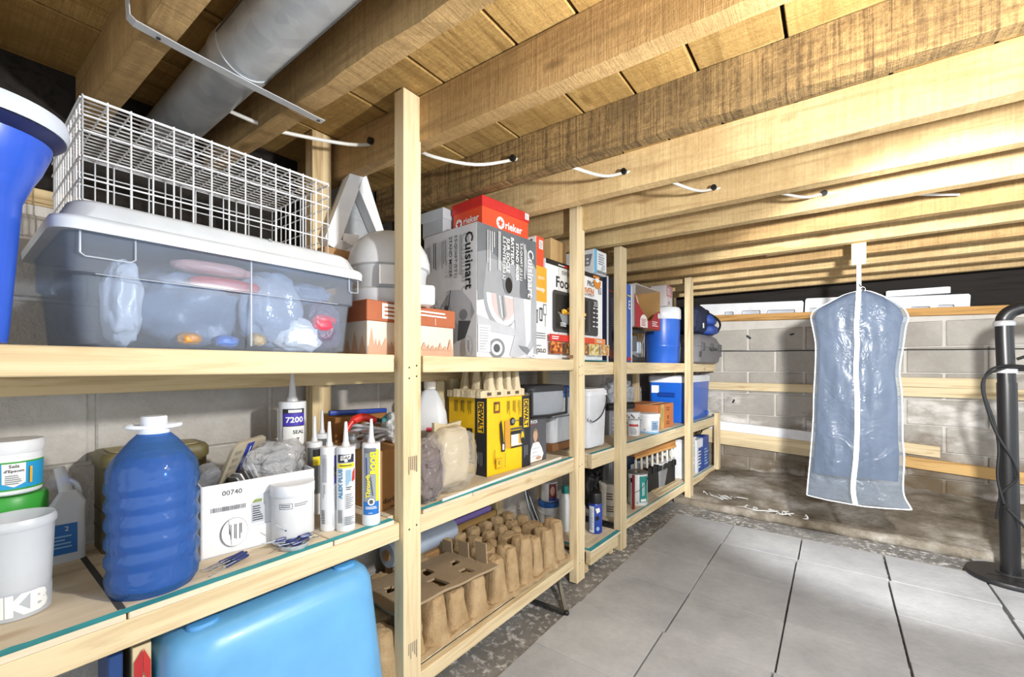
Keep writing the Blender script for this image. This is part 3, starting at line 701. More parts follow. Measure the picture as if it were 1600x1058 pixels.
# slow-cooker carton (upside down), small red and white carton on it
c = Carton('slow_cooker_box', 'narrow white and yellow slow cooker carton standing upside down', (-1.005, 1.476, ZT_), .115, .28, .397, WPRINT)
F = c.F; YEL = P('#e0a531', .55)
F.rect(.0, .245, .1145, .3965, YEL); F.text('cook', .07, .345, WPRINT, width=.05, rot=180); F.text('dinner', .062, .295, WPRINT, width=.07, rot=180, bold=.02)
F.rect(.001, .15, .114, .24, PALE)
for (u, v) in ((.03, .18), (.066, .19)):
    F.rect(u - .013, v - .022, u + .013, v + .024, MG); F.rect(u - .006, v - .02, u + .002, v + .02, PALE); F.ell(u, v + .025, .014, .005, DG); F.rect(u - .01, v - .028, u + .01, v - .022, BLACK)
F.line(.1, .235, .1, .14, .003, MG); F.rect(.083, .19, .108, .238, MG); F.rect(.087, .196, .104, .232, PALE)
F.lines(.015, .085, .09, .03, 3, GREYINK, rag=.2); F.text('crock', .06, .032, INK, width=.085, rot=180, bold=.008); F.lines(.02, .052, .06, .01, 1, GREYINK)
c.done()
c = Carton('small_box', 'small white and orange carton standing on the slow cooker box', (-1.02, 1.532, ZT_ + .3985), .056, .075, .132, WPRINT)
c.F.rect(0, 0, .056, .1318, RED); c.F.rect(.02, .08, .05, .118, WPRINT); c.F.lines(.023, .083, .024, .032, 5, GREYINK); c.S.rect(.045, .105, .055, .12, BLACK); c.done()

# oven carton
c = Carton('oven_box', 'wide white air fryer oven carton with black oven picture behind the second post', (-1.015, 1.600, ZT_), .535, .30, .448, P('#eceef0', .45), -2.2)
F = c.F; wF = .535
F.rect(0, .425, wF, .4475, BLACK); F.lines(.1, .43, .07, .01, 1, WPRINT); F.rect(.43, .43, .5, .442, P('#d8812c', .5)); F.rect(.15, .43, .22, .44, RED2)
F.rect(.10, .05, .20, .425, P('#d9d9d6', .5))
F.text('ninja', .165, .402, INK, width=.07, bold=.01); F.text('Foodi', .158, .355, INK, width=.155, bold=.02)
F.text('PRO', .405, .392, INK, width=.07, bold=.01); F.text('OVEN', .375, .352, P('#d98a45', .5), width=.12, bold=.02); F.lines(.33, .325, .12, .012, 2, GREYINK)
OR = P('#d98b33', .5); F.poly([(.47 + .042 * math.cos(R(a)), .418 + .045 * math.sin(R(a))) for a in range(180, 361, 20)], OR); F.ell(.47, .42, .022, .012, WPRINT)
F.rect(.485, .35, .515, .385, GREYINK); F.lines(.488, .352, .024, .03, 4, WPRINT)
def rrect(q, u0, v0, u1, v1, r, m): q.poly([((u1 if sx > 0 else u0) - sx * r + r * math.cos(a), (v1 if sy > 0 else v0) - sy * r + r * math.sin(a)) for k, (sx, sy) in enumerate(((1, 1), (-1, 1), (-1, -1), (1, -1))) for a in (R(90 * k), R(90 * k + 45), R(90 * k + 90))], m)
rrect(F, .05, .125, .475, .315, .015, P('#3a3c40', .4)); rrect(F, .07, .14, .365, .30, .01, BLACK); F.rect(.385, .14, .387, .30, MG)
F.poly([(.10, .212), (.335, .205), (.30, .165), (.13, .165)], P('#8d9299', .35)); F.line(.09, .215, .345, .207, .006, STEEL)
for i in range(46): u = .115 + .21 * random.random(); F.ell(u, .215 + .05 * random.random() * (1 - abs(u - .22) / .13), .011, .008, P(random.choice(['#e8bd3d', '#f0d060', '#c98a2c', '#dca437']), .6), n=6)
for i in range(5):
    for j in range(2): F.rect(.40 + .033 * j, .17 + .023 * i, .42 + .033 * j, .176 + .023 * i, PALE)
F.text('350', .43, .288, PALE, width=.05); F.lines(.09, .15, .05, .02, 3, PALE)
F.rect(.0, .082, .17, .112, RED2); F.rect(.17, .082, .41, .112, P('#d84f2f', .5)); F.rect(.41, .082, .53, .112, P('#e08a4d', .5)); F.lines(.02, .088, .07, .018, 2, WPRINT); F.lines(.43, .09, .07, .016, 2, WPRINT)
fc = [('#a3542a', '#d88a45', '#7d3418'), ('#5b3a1e', '#8a5a2c', '#3a2413'), ('#7a4b2a', '#b07b3d', '#c9a05a'), ('#d9c37f', '#e8dcab', '#b79b55'), ('#c9b98a', '#e2d5b0', '#d08d4a')]
for k in range(5):
    u0 = .004 + .107 * k; F.rect(u0, .024, u0 + .10, .08, P(fc[k][0], .6))
    for i in range(22): F.ell(u0 + .01 + .08 * random.random(), .031 + .042 * random.random(), .011, .007, P(random.choice(fc[k][1:]), .6), n=6)
F.rect(.10, .006, .19, .02, P('#7a5a45', .6)); c.done()
tag(obj('teal_sheet', B(-1.2, -.97, 1.90, 2.14, ZT_ + .0004 - .0035, ZT_ - .0005, .001), TEAL), 'thin teal sheet showing under the front edge of the oven carton', 'sheet').hide_render = False
# boxes on the oven carton
c = Carton('cardboard_box', 'small plain brown cardboard box standing on the oven carton', (-1.05, 1.70, ZT_ + .4495), .145, .17, .118, P('#c8a672', .8)); c.F.rect(.068, .0, .071, .1178, P('#a98752', .8)); c.done()
c = Carton('bakeware_box', 'white carton with blue stripe and wire basket picture on the oven carton', (-.985, 2.015, ZT_ + .4495), .135, .20, .125, P('#dfe3e8', .5), -3)
BL = P('#67b3dc', .5); c.F.rect(0, 0, .028, .1248, BL); c.F.lines(.045, .05, .07, .06, 5, GREYINK); c.F.poly([(.07, .02), (.11, .03), (.11, .06), (.08, .045)], LG); c.F.rect(.03, .004, .13, .02, MG)
c.S.poly([(.05, .105), (.19, .1), (.175, .04), (.07, .04)], MG); 
for i in range(5): c.S.rect(.06 + .024 * i, .05, .074 + .024 * i, .06, PALE); c.S.rect(.06 + .024 * i, .07, .074 + .024 * i, .08, PALE)
c.done()
# navy carton beyond the third post
c = Carton('tall_box', 'dark navy carton with bright blue edge beyond the oven carton', (-1.0, 2.20, TZ), .37, .18, .475, P('#1d2647', .5))
F = c.F; F.rect(0, 0, .022, .4745, PALE); F.rect(.28, .0, .348, .4745, P('#2763c4', .45)); F.rect(.348, 0, .3695, .4745, PALE); F.rect(.03, .395, .27, .40, RED2); F.lines(.05, .2, .19, .16, 14, P('#6d7aa5', .5)); F.rect(.03, .02, .27, .07, P('#8a2f2f', .5)); F.rect(.285, .01, .345, .03, RED2); F.rect(.285, .40, .345, .408, P('#e7d04a', .5)); F.ell(.15, .15, .07, .05, P('#3d5fb4', .4)); F.text('E', .315, .35, WPRINT, width=.03); c.done()
# steel pot, open carton above it
c = Can('steel_canister', 'polished steel canister with black lid and foot beneath the open red carton', 'canister', -1.085, 2.735, TZ)
c.part('canister_body', [(.098, .03), (.102, .035), (.102, .19), (.098, .195)], P('#aeb2b6', .12, 1)); c.part('foot', [(.103, 0), (.105, .01), (.103, .034), (.098, .036)], BLACK); c.part('canister_lid', [(.104, .19), (.106, .197), (.10, .215), (.06, .224)], BLACK)
w_ = c.wrap(.1025); w_.rect(-.05, .07, .05, .17, P('#4b4e52', .4), div=6); w_.done()
OB = thing('open_box', 'red and white carton with its front torn open on the steel canister', 'box', (-1.0, 2.62, TZ + .225), -4)
IN = P('#c39a63', .85); wv = .40; dv = .2; hv = .275
obj('back_wall', B(-dv, -dv + .004, 0, wv, 0, hv), IN, OB); obj('floor_panel', B(-dv, 0, 0, wv, 0, .004), IN, OB); obj('side_wall', B(-dv, 0, wv - .004, wv, 0, hv), IN, OB); obj('top_flap', B(-dv, 0, 0, wv, hv - .004, hv), P('#d9d3cb', .7), OB)
obj('side_wall', B(-dv, 0, 0, .004, 0, hv), P('#dcd9d6', .6), OB)
obj('front_wall', prism(nb(), [(0, 0), (wv, 0), (wv, .135), (.30, .105), (.25, .06), (.19, .055), (.12, .10), (.03, .16), (0, .21)], lambda u, v, o: (-.004 + o, u, v), .004), P('#b5303c', .55), OB)
q = Prints(OB, lambda u, v, o: (o, u, v)); q.ell(.13, .045, .055, .043, WPRINT); q.rect(.075, .005, .19, .05, WPRINT); q.lines(.09, .012, .085, .05, 5, RED2); q.lines(.26, .02, .12, .04, 3, WPRINT); q.poly([(.001, .205), (.03, .157), (.05, .145), (.02, .19)], WPRINT); q.ell(.37, .1, .02, .02, WPRINT); q.done()
# blue drinks cooler, pink carton on it
BLUEC = P('#245cbc', .35, coat=.2)
c = Can('drinks_cooler', 'round blue drinks cooler with white lid on the top deck', 'cooler', -1.055, 3.333, TZ)
c.part('cooler_body', [(.118, 0), (.121, .01), (.123, .12), (.126, .124), (.126, .135), (.124, .14), (.128, .26), (.128, .33)], BLUEC); c.part('cooler_lid', [(.130, .33), (.134, .335), (.134, .40), (.125, .418), (.06, .424)], P('#d7dbe0', .4)); c.part('pour_cap', [(.03, .424), (.03, .432), (.01, .432)], WHITE)
c = Carton('small_box', 'white and pink carton sitting on the lid of the round blue cooler', (-1.0, 3.25, TZ + .4265), .15, .12, .16, P('#e0d8d9', .6)); c.F.rect(.0, .075, .149, .1595, P('#cf9ba0', .6)); c.F.lines(.02, .09, .1, .05, 4, WPRINT); c.F.ell(.06, .03, .012, .014, MG); c.done()
# grey hard case and navy bag
HC = thing('hard_case', 'grey plastic hard tool case lying on the far end of the top deck', 'case', (-.985, 3.835, TZ), -3)
GC = P('#77767a', .5)
def cl(z, kx, ky): return rr(0, 0, .36 - kx, .68 - ky, .06, z, 5)
obj('case_base', loft(nb(), [cl(0, .07, .16), cl(.012, .03, .07), cl(.10, .005, .02), cl(.132, 0, 0)]), GC, HC, 35)
obj('case_lid', loft(nb(), [cl(.1345, 0, 0), cl(.16, .01, .03), cl(.215, .05, .12), cl(.235, .09, .2)]), P('#807f83', .5), HC, 35)
obj('seam', loft(nb(), [cl(.1318, .006, .006), cl(.1348, .006, .006)]), BLACK, HC)
for y in (-.24, .0, .24): obj('latch', B(.176, .188, y - .03, y + .03, .10, .165, .004), P('#5b5b5f', .5), HC)
obj('handle', tube(nb(), [(.17, -.07, .12), (.2, -.065, .115), (.2, .065, .115), (.17, .07, .12)], .008, 8), BLACK, HC, True)
obj('badge', B(.172, .1765, -.30, -.265, .05, .095, .001), P('#4d4d50', .5), HC)
obj('rim_knob', B(.15, .176, .30, .322, .06, .13, .006, 2), P('#535257', .5), HC)
NB = thing('cooler_bag', 'navy and blue soft bag with black straps on the grey hard case', 'bag', (-.99, 3.80, TZ + .2365), -4)
obj('bag_body', blob((0, .0, .12), (.15, .18, .118), .06, 3, 4, 4, 0.0, .5), P('#1d2540', .7, bmp=.3), NB, 60)
obj('bag_pocket', blob((.13, .10, .13), (.06, .085, .045), .1, 3, 6, 3, None, .6), P('#2c4da0', .6, bmp=.3), NB, 60); obj('bag_pocket', blob((.13, .10, .045), (.07, .085, .042), .1, 3, 9, 3, .002, .6), P('#2a4795', .6, bmp=.3), NB, 60)
obj('strap', tube(nb(), curve_pts([(.13, .0, .2), (.2, .1, .14), (.21, .17, .09), (.18, .20, .03)]), .009, 6), BLACK, NB, True); obj('strap', tube(nb(), curve_pts([(.03, -.08, .21), (.08, 0, .245), (.12, .10, .21)]), .008, 6), BLACK, NB, True)
obj('label_tag', B(.152, .155, -.10, -.075, .05, .09), WPRINT, NB)

# ================================================================== things on the middle deck
BLU = P('#1f6fc0', .45); NAVYINK = P('#2a3c9a', .45); YELL = P('#f0e02a', .5); CYAN = P('#27a0d8', .5)
GREEN = P('#3aa33c', .4)
# epsom tub on the green-lidded container
c = Can('storage_jar', 'clear round container with green lid under the bath salts tub', 'container', -1.23, .075, ZM)
c.part('jar_body', [(.043, 0), (.046, .004), (.048, .14), (.045, .146)], P('#9aa5ae', .3)); c.part('jar_lid', [(.050, .142), (.052, .146), (.052, .176), (.049, .182), (.01, .183)], GREEN)
c = Can('bath_salt_tub', 'white plastic tub with blue label on top of the green lidded container', 'tub', -1.227, .079, ZM + .1845)
c.part('tub_body', [(.036, 0), (.039, .003), (.0405, .074), (.039, .077)], WHITE, 36); c.part('tub_lid', [(.042, .075), (.043, .078), (.043, .094), (.041, .098), (.01, .099)], P('#e4e6e8', .4), 36)
w_ = c.wrap(.0388, .0403, .07); w_.rect(-.055, .012, .055, .060, CYAN, div=14); w_.rect(-.055, .058, .055, .061, GREEN, div=14); w_.rect(-.055, .009, .055, .012, GREEN, div=14)
w_.rect(-.011, .022, .017, .058, WPRINT, div=5); w_.poly([(-.011, .0222), (.017, .0222), (.003, .015)], WPRINT)
w_.text('Sels', .003, .053, BLACK, width=.012, bold=.02); w_.text("d'Epsom", .003, .044, BLACK, width=.023, bold=.02); w_.lines(-.007, .020, .02, .018, 5, GREYINK)
w_.rect(-.020, .02, -.0155, .05, P('#e8b53a', .5)); w_.rect(.021, .02, .0245, .05, P('#e8b53a', .5)); w_.done()
# translucent bucket at the front left
c = Can('plastic_bucket', 'translucent white bucket with bold white letters at the front left of the middle deck', 'bucket', -1.112, .078, ZM, turn=14)
bm = nb(); lathe(bm, [(.030, .002), (.036, 0), (.039, .006), (.0425, .09), (.0445, .145), (.0455, .147), (.0475, .15), (.0475, .158), (.045, .164), (.043, .162), (.040, .09), (.036, .012), (.028, .010)], 40)
obj('bucket_wall', bm, CLEAR('bucket_plastic', '#dde2e8', .28, .35), c.t, 40)
obj('bucket_fill', lathe(nb(), [(.033, .013), (.038, .10), (.01, .104)], 30), P('#d6d2d2', .6), c.t, 40)
w_ = c.wrap(.0395, .0435, .13); w_.rect(-.045, .002, .045, .045, CLEAR('bucket_print', '#c5cbd3', .2, .4), div=10); w_.text('IKB', -.002, .026, WPRINT, width=.062, height=.036, bold=.06); w_.done()
# white jug behind
c = Can('plastic_jug', 'slim white handled jug with blue label behind the translucent bucket', 'jug', -1.338, .163, ZM)
bm = nb(); loft(bm, [rr(0, 0, .05, .062, .012, z) if z < .11 else rr(0, .006, .05 * k, .062 * k, .008, z) for z, k in ((0, .94), (.004, 1), (.105, 1), (.125, .85), (.15, .42))])
obj('jug_body', bm, P('#cfd6e2', .35), c.t, 45); obj('jug_neck', tube(nb(), [(0, .002, .14), (0, -.004, .175), (0, -.010, .20)], [.012, .0105, .009], 12), P('#dfe4ec', .35), c.t, True)
obj('jug_handle', tube(nb(), curve_pts([(0, .022, .118), (0, .018, .155), (0, -.002, .175)]), .006, 8), P('#cfd6e2', .35), c.t, True); obj('label', B(.0252, .0258, -.024, .018, .018, .082), BLU, c.t)
w_ = Prints(c.t, lambda u, v, o: (.0258 + o, u, v)); w_.text('2', .002, .072, WPRINT, width=.006); w_.lines(-.02, .03, .03, .03, 4, P('#8fc0ea', .5)); w_.done()
# olive tin behind the water jug
t = thing('storage_tin', 'olive brown square tin with paler lid behind the big blue water jug', 'tin', (-1.345, .315, ZM))
obj('tin_body', loft(nb(), [rr(0, 0, .12, .20, .025, z) for z in (0, .2)]), P('#5d5436', .5), t, 40)
obj('tin_lid', loft(nb(), [rr(0, 0, w1, w1 + .08, .025, z) for w1, z in ((.124, .19), (.128, .194), (.128, .214), (.118, .222))]), P('#6d6440', .45), t, 40); obj('lid_inset', loft(nb(), [rr(0, 0, .09, .17, .02, z) for z in (.2222, .2245)]), P('#a89a68', .5), t)
for z in (.05, .09): obj('rib', loft(nb(), [rr(0, 0, .1215, .2015, .025, z + q) for q in (0, .006)]), P('#4a432a', .5), t)
# big blue water jug
c = Can('water_jug', 'big blue ribbed water jug with white ring handle and cap', 'jug', -1.045, .246, ZM)
prof = [(.02, .004), (.05, .001), (.062, .0), (.069, .012), (.0705, .03)]
for k, z in enumerate((.045, .078, .112, .146, .178)): prof += [(.0665, z), (.067, z + .006), (.0705, z + .013), (.0705, z + .024)]
prof += [(.068, .212), (.069, .222), (.064, .238), (.052, .258), (.036, .279), (.0225, .293), (.0205, .300)]
bm = lathe(nb(), prof, 56)
for v in bm.verts:                                          # slanting ribs and softly pinched sides
    a = math.atan2(v.co.y, v.co.x)
    if .03 < v.co.z < .215: v.co.z += .005 * math.sin(a + 1.2)
    k = 1 + .018 * math.cos(4 * a) * (1 if .02 < v.co.z < .25 else 0); v.co.x *= k; v.co.y *= k
obj('jug_body', bm, M_BLUEPET, c.t, 60)
obj('jug_water', lathe(nb(), [(.05, .006), (.062, .012), (.064, .20), (.060, .225), (.045, .25), (.02, .252)], 40), P('#3f74bd', .15, coat=.5), c.t, 50)
obj('neck_ring', lathe(nb(), [(.0235, .286), (.0245, .288), (.0245, .298), (.022, .300), (.019, .300)], 28), P('#dfe6f4', .4), c.t, 50)
obj('ring_handle', tube(nb(), [(.018 * math.cos(a), .040 * math.sin(a), .3025 + .0025 * math.sin(a) ** 2) for a in [6.2832 * i / 28 for i in range(28)]], .0042, 8, True), P('#e6ebf5', .4), c.t, True)
obj('screw_cap', lathe(nb(), [(.0195, .303), (.0205, .305), (.0205, .321), (.019, .3235), (.01, .3235)], 30), P('#e3e9f6', .4), c.t, 50)
# open white carton with packets
WB = thing('open_carton', 'open white carton with cut away front corner holding packets and bearing a number', 'carton', (-1.088, .335, ZM), -9)
WC = P('#eceef1', .6); w1, d1, h1 = .235, .175, .162
cut = [(0, 0), (.085 + .0, 0), (.085, .04), (.086, .095), (.094, .112), (.115, .124), (.150, .130), (w1, .132), (w1, h1 - .0), (.0, h1 - .014)]
obj('front_panel', prism(nb(), [(0, 0), (w1, 0), (w1, .05), (.095, .05), (.088, .07), (.092, .098), (.108, .118), (.135, .128), (w1, .139), (w1, .160), (0, h1 - .004)], lambda u, v, o: (-.003 + o, u, v), .003), WC, WB)
obj('inner_panel', B(-.0075, -.0045, .07, w1 - .002, 0.004, .138), P('#d5d9de', .5), WB)
obj('side_panel', B(-d1, 0, 0, .003, 0, h1 - .004), WC, WB); obj('side_panel', B(-d1, 0, w1 - .003, w1, 0, h1 - .002), WC, WB); obj('back_panel', B(-d1, -d1 + .003, 0, w1, 0, h1), WC, WB); obj('bottom_panel', B(-d1, 0, 0, w1, 0, .003), WC, WB)
q = Prints(WB, lambda u, v, o: (o, u, v)); q.text('00740', .058, .137, INK, width=.038)
x = .018
while x < .082:
    q.rect(x, .098, x + .0012 + .0012 * random.random(), .108, GREYINK); x += .0035
q.ell(.062, .048, .026, .032, GREYINK); q.ell(.062, .048, .0252, .0312, WC); q.line(.05, .075, .056, .02, .001, GREYINK)
for u in (.05, .06, .07): q.lines(u, .066, .035, .006, 2, INK, rot=1)
q.done()
q = Prints(WB, lambda u, v, o: (-.0045 + o, u, v)); q.rect(.097, .056, .125, .1, P('#b9bec5', .6)); q.lines(.099, .06, .022, .036, 7, INK); q.rect(.098, .103, .118, .11, P('#8a9a55', .6)); q.done()
def slab(name, label, cat, loc, rot, dims, mat, r=.012, extra=None):
    t = thing(name, label, cat, loc, rot=[R(a) for a in rot]); l_, w2, th = dims
    bm = nb(); loft(bm, [rr(0, 0, l_ - k, w2 - k, r, z, 4) for z, k in ((-th/2, .008), (-th/2 + .003, 0), (th/2 - .003, 0), (th/2, .008))]); obj(name + '_shell', bm, mat, t, 40)
    if extra: extra(t)
    return t
slab('clamshell_pack', 'smoky clear rounded clamshell pack at the left end of the white carton', 'pack', (-1.155, .362, ZM + .15), (0, -58, 8), (.10, .045, .03), M_SMOKE, .018)
def stripe(t):
    for sg in (1, -1):
        q = Prints(t, lambda u, v, o, sg=sg: (sg * u, v, sg * (.0062 + o))); q.poly([(-.016, -.06), (.006, -.06), (.006, .06), (-.016, .06)], NAVYINK); q.lines(-.045, -.05, .02, .1, 5, P('#8d8677', .6)); q.lines(-.007, .05, .1, .006, 1, WPRINT, rot=1); q.done()
slab('blister_pack', 'sanding sheet pack with slanting dark blue stripe in the white carton', 'pack', (-1.165, .445, ZM + .185), (62, 4, -62), (.105, .13, .012), P('#a39a87', .4), .02, stripe)
for k in range(5):
    slab('sanding_sheet', ['greyish sheet edge sticking out in front of the striped pack', 'second pale sheet behind the front one in the white carton', 'third dark sheet in the fan of sheets in the carton', 'fourth thin silver sheet of the fan in the carton', 'last white sheet of the fan in the white carton'][k], 'sheet', (-1.15 - .008 * k, .43 + .010 * k, ZM + .118 + .005 * k), (-14, 62 + 2 * k, 80), (.085, .09, .0028), P(['#8b8e92', '#cfd2d5', '#5e5a58', '#c3c7cb', '#e6e8ea'][k], .4), .004)
CR = thing('plastic_bag', 'crinkled clear bag with silver highlights at the far end of the white carton', 'bag', (-1.15, .525, ZM + .172))
obj('bag_film', blob((0, -.01, 0), (.05, .075, .058), .22, 1.7, 21, 5, None, .9), CLEAR('crinkle_film', '#c9ccd0', .5, .08, None, 1, 26), CR, 70); obj('bag_content', blob((0, 0, -.02), (.04, .04, .035), .2, 3, 2, 3), P('#9a9da2', .5), CR, 60)
# small jar in front of it
c = Can('lidded_jar', 'short milky jar with white screw lid beside the white carton', 'jar', -1.045, .510, ZM)
c.part('jar_body', [(.040, 0), (.045, .003), (.046, .04), (.046, .112), (.043, .118)], M_MILKY, 36); c.part('jar_fill', [(.04, .003), (.043, .055), (.02, .058)], WHITE, 30)
c.part('jar_lid', [(.047, .114), (.0485, .117), (.0485, .136), (.047, .1405), (.02, .1408)], P('#dfe3e9', .4), 36)
w_ = c.wrap(.046); w_.rect(-.028, .088, .0, .101, GREYINK, div=4); w_.rect(-.0265, .0895, -.0015, .0995, MILK2 if False else PALE, div=4); w_.lines(-.025, .091, .022, .008, 2, INK, rag=.1); w_.lines(.004, .092, .03, .009, 2, GREYINK); w_.done()
# caulk tubes
def caulk(label, x, y, z, r, h, prints=None, tip=.062, group='caulking tubes'):
    c = Can('caulk_tube', label, 'tube', x, y, z, group)
    c.part('tube_body', [(r * .9, 0), (r * .97, .001), (r, .004), (r, h - .004), (r * .97, h - .001), (r * .5, h)], P('#e6e9ee', .35), 30)
    c.part('nozzle', [(r * .42, h), (r * .40, h + .006), (r * .30, h + .012), (.0035, h + tip), (.002, h + tip + .001)], M_TUBE, 16)
    if prints: q = c.wrap(r); prints(q); q.done()
    return c
def p1(q):
    q.rect(-.022, .02, .0, .196, P('#d9dce2', .5), div=5); q.rect(-.018, .125, -.006, .185, P('#a9adb4', .5)); q.lines(-.018, .195, .06, .012, 4, LG, rot=1); q.rect(.012, .12, .028, .192, INK, div=3); q.rect(.012, .165, .028, .19, P('#3a2fa0', .5), div=3); q.text('7', .020, .176, WPRINT, width=.007); q.ell(.02, .146, .006, .006, P('#b9c94a', .5)); q.rect(.012, .12, .028, .138, P('#3f2fb0', .5), div=3); q.lines(.013, .115, .08, .014, 3, INK, rot=1); q.lines(-.014, .12, .035, .006, 2, GREYINK, rot=1)
    for i in range(9): q.rect(-.016, .022 + .004 * i, -.009, .024 + .004 * i, BLACK)
caulk('white caulk tube with its label turned away beside the milky jar', -1.040, .601, ZM, .0215, .214, p1)
def p2(q):
    q.rect(-.021, .175, .021, .196, P('#262c45', .45), div=8); q.poly([(-.013, .181), (.011, .184), (.013, .195), (-.012, .193)], WPRINT); q.text('DAP', 0, .188, INK, width=.019, height=.008, bold=.03); q.rect(-.003, .177, .004, .182, WPRINT)
    q.rect(-.021, .162, .021, .1735, YELL, div=8); q.lines(-.014, .165, .028, .006, 1, INK, rag=.05); q.poly([(.015, .125), (.023, .13), (.023, .16), (.017, .15)], P('#d8382f', .5))
    q.text('ALEX PLUS', -.0125, .122, P('#1f7fae', .45), width=.075, height=.011, rot=90, bold=.03); q.lines(.0, .158, .042, .014, 4, P('#6cb5dc', .5), rot=1, rag=.3); q.lines(.001, .106, .012, .01, 2, BLACK); q.lines(.0, .06, .018, .038, 8, GREYINK)
    for i in range(7): q.rect(-.016 + .0014 * i, .025, -.0153 + .0014 * i, .058, INK)
    q.lines(-.002, .02, .02, .022, 5, GREYINK)
caulk('white caulk tube with navy and yellow label, middle of the front three', -1.005, .626, ZM, .0228, .214, p2)
def p3(q):
    q.rect(-.021, .03, .012, .205, P('#8f979f', .45), div=7); q.rect(.012, .03, .022, .2, YELL, div=3); q.rect(-.021, .03, .021, .064, BLU, div=8); q.ell(.0, .064, .0095, .0105, BLACK, n=18); q.ell(.0, .064, .0085, .0095, WPRINT, n=18); q.ell(0, .064, .005, .006, DG, n=12)
    q.rect(-.017, .192, .012, .203, P('#686f78', .45), div=5); q.line(-.012, .18, -.009, .08, .0025, NAVYINK); q.line(-.002, .13, .004, .08, .002, DG)
    q.text('Through', -.0065, .105, YELL, width=.062, height=.0135, rot=90, bold=.04); q.text('the', .002, .142, YELL, width=.012, height=.006, rot=90, bold=.03); q.text('ROOF!', .0045, .166, YELL, width=.058, height=.016, rot=90, bold=.05); q.lines(-.013, .045, .026, .008, 2, WPRINT, rag=.1); q.lines(-.006, .034, .012, .003, 1, WPRINT)
caulk('clear caulk tube with yellow lettering nearest the first post', -.988, .690, ZM, .0232, .216, p3)
bt = caulk('large white sealant tube with blue number label behind the crinkled bag', -1.262, .615, ZM, .0365, .318, lambda q: (q.rect(-.026, .215, .034, .298, INK, div=6), q.rect(-.024, .25, .034, .285, P('#4634ae', .5), div=6), q.text('7200', .006, .267, WPRINT, width=.046, height=.017, bold=.03), q.rect(-.01, .287, .026, .295, WPRINT, div=3), q.rect(-.024, .14, .034, .248, WPRINT, div=6), q.text('SEAL', .016, .232, INK, width=.03, bold=.03), q.text('7', .014, .21, INK, width=.008, bold=.03)), .085)
caulk('grey sealant tube with pale nozzle just behind the crinkled bag', -1.185, .640, ZM, .021, .205, lambda q: (q.rect(-.02, .06, .02, .19, MG, div=6), q.rect(-.004, .14, .018, .165, YELL, div=3), q.rect(-.004, .165, .018, .185, BLACK, div=3)), .072)
caulk('grey sealant tube next to the rear post behind the other tubes', -1.252, .700, ZM, .021, .215, lambda q: q.rect(-.02, .06, .02, .2, P('#5d6066', .4), div=6), .07)
# blue-ended picks in a small tray and lying loose
t = thing('clear_tray', 'small clear round tray of dark blue picks by the deck edge', 'tray', (-1.0, .492, ZM), 20)
obj('tray_dish', lathe(nb(), [(.026, 0), (.030, .002), (.033, .013), (.0325, .013), (.029, .003), (.02, .002)], 28), M_FILM, t, True)
NAV = P('#24356f', .35); BRASS = P('#b79c63', .35, .7); CHR = P('#c9cbd0', .25, .9)
def pick(label, grp, loc, az, el, L=.055):
    t = thing('hex_pick', label, 'pick', loc, rot=(0, -R(el), R(az)), group=grp)
    obj('pick_handle', tube(nb(), [(0, 0, 0), (.004, 0, 0), (L * .45, 0, 0), (L * .47, 0, 0)], [.0028, .0036, .003, .002], 8), NAV, t, True); obj('pick_shaft', tube(nb(), [(L * .45, 0, 0), (L * .96, 0, 0), (L, 0, .002)], [.0012, .001, .0006], 6), CHR, t, True)
for i in range(15):
    pick('dark blue handled pick heaped with others in the small clear tray', 'picks in the tray', (-1.0 + random.uniform(-.016, .016), .492 + random.uniform(-.022, .022), ZM + .0075 + .0012 * i), random.uniform(50, 130) if i % 2 else random.uniform(230, 310), random.uniform(0, 8) + (35 if i == 14 else 0), random.uniform(.04, .055))
for i in range(8):
    pick('dark blue handled pick lying loose on the deck before the white carton', 'loose picks on the deck', (-1.048 + .009 * (i % 4) + .003 * (i // 4), .385 + .012 * (i // 4) + .004 * (i % 3), ZM + .0042 + .0045 * (i // 4)), -72 + random.uniform(-14, 14), 0, random.uniform(.06, .08))
# brown box behind the first post with cords on it
c = Carton('cardboard_box', 'brown cardboard box with dark lettering behind the first post', (-1.042, .752, ZM), .17, .26, .175, P('#b3844f', .8), 0); c.F.text('dorfarm', .052, .028, BLACK, width=.075, height=.016, bold=.01); c.F.rect(.04, .006, .08, .009, BLACK); c.done()
t = thing('wire_coil', 'coil of pale grey cable with black band on the brown box', 'coil', (-1.19, .835, ZM + .177))
for i in range(5): obj('cable_loop', tube(nb(), [((.052 + .006 * i) * math.cos(a) * .9, (.066 + .004 * i) * math.sin(a), .008 + .011 * i + .010 * math.sin(a * 2 + i)) for a in [6.2832 * k / 26 for k in range(26)]], .0052, 7, True), P('#c7cacf', .4), t, True)
obj('tie_band', B(.03, .075, .045, .06, 0, .055, .004), BLACK, t)
t = thing('spring_clamp', 'red handled clamp lying on the cable coil behind the tubes', 'clamp', (-1.155, .775, ZM + .245), 0, None, (R(12), R(8), R(35)))
obj('clamp_handle', tube(nb(), curve_pts([(-.03, -.045, -.012), (-.02, -.02, .012), (0, .01, .016), (.02, .045, -.004)]), [.008] * 8 + [.013] * 9 + [.012] * 8, 10), P('#cf2f28', .35), t, True); obj('clamp_jaw', tube(nb(), [(.018, .04, 0), (.03, .07, -.01), (.03, .09, -.018)], [.008, .006, .004], 8), DKSTEEL, t, True)
t = thing('steel_reel', 'shiny steel twin knobbed reel beneath the red clamp', 'reel', (-1.115, .742, ZM + .177), -10)
for y in (-.024, .024): obj('reel_drum', lathe(nb(), [(.016, 0), (.022, .004), (.022, .02), (.012, .03), (.012, .04), (.02, .046), (.012, .052)], 18, (0, y)), STEEL, t, 40)
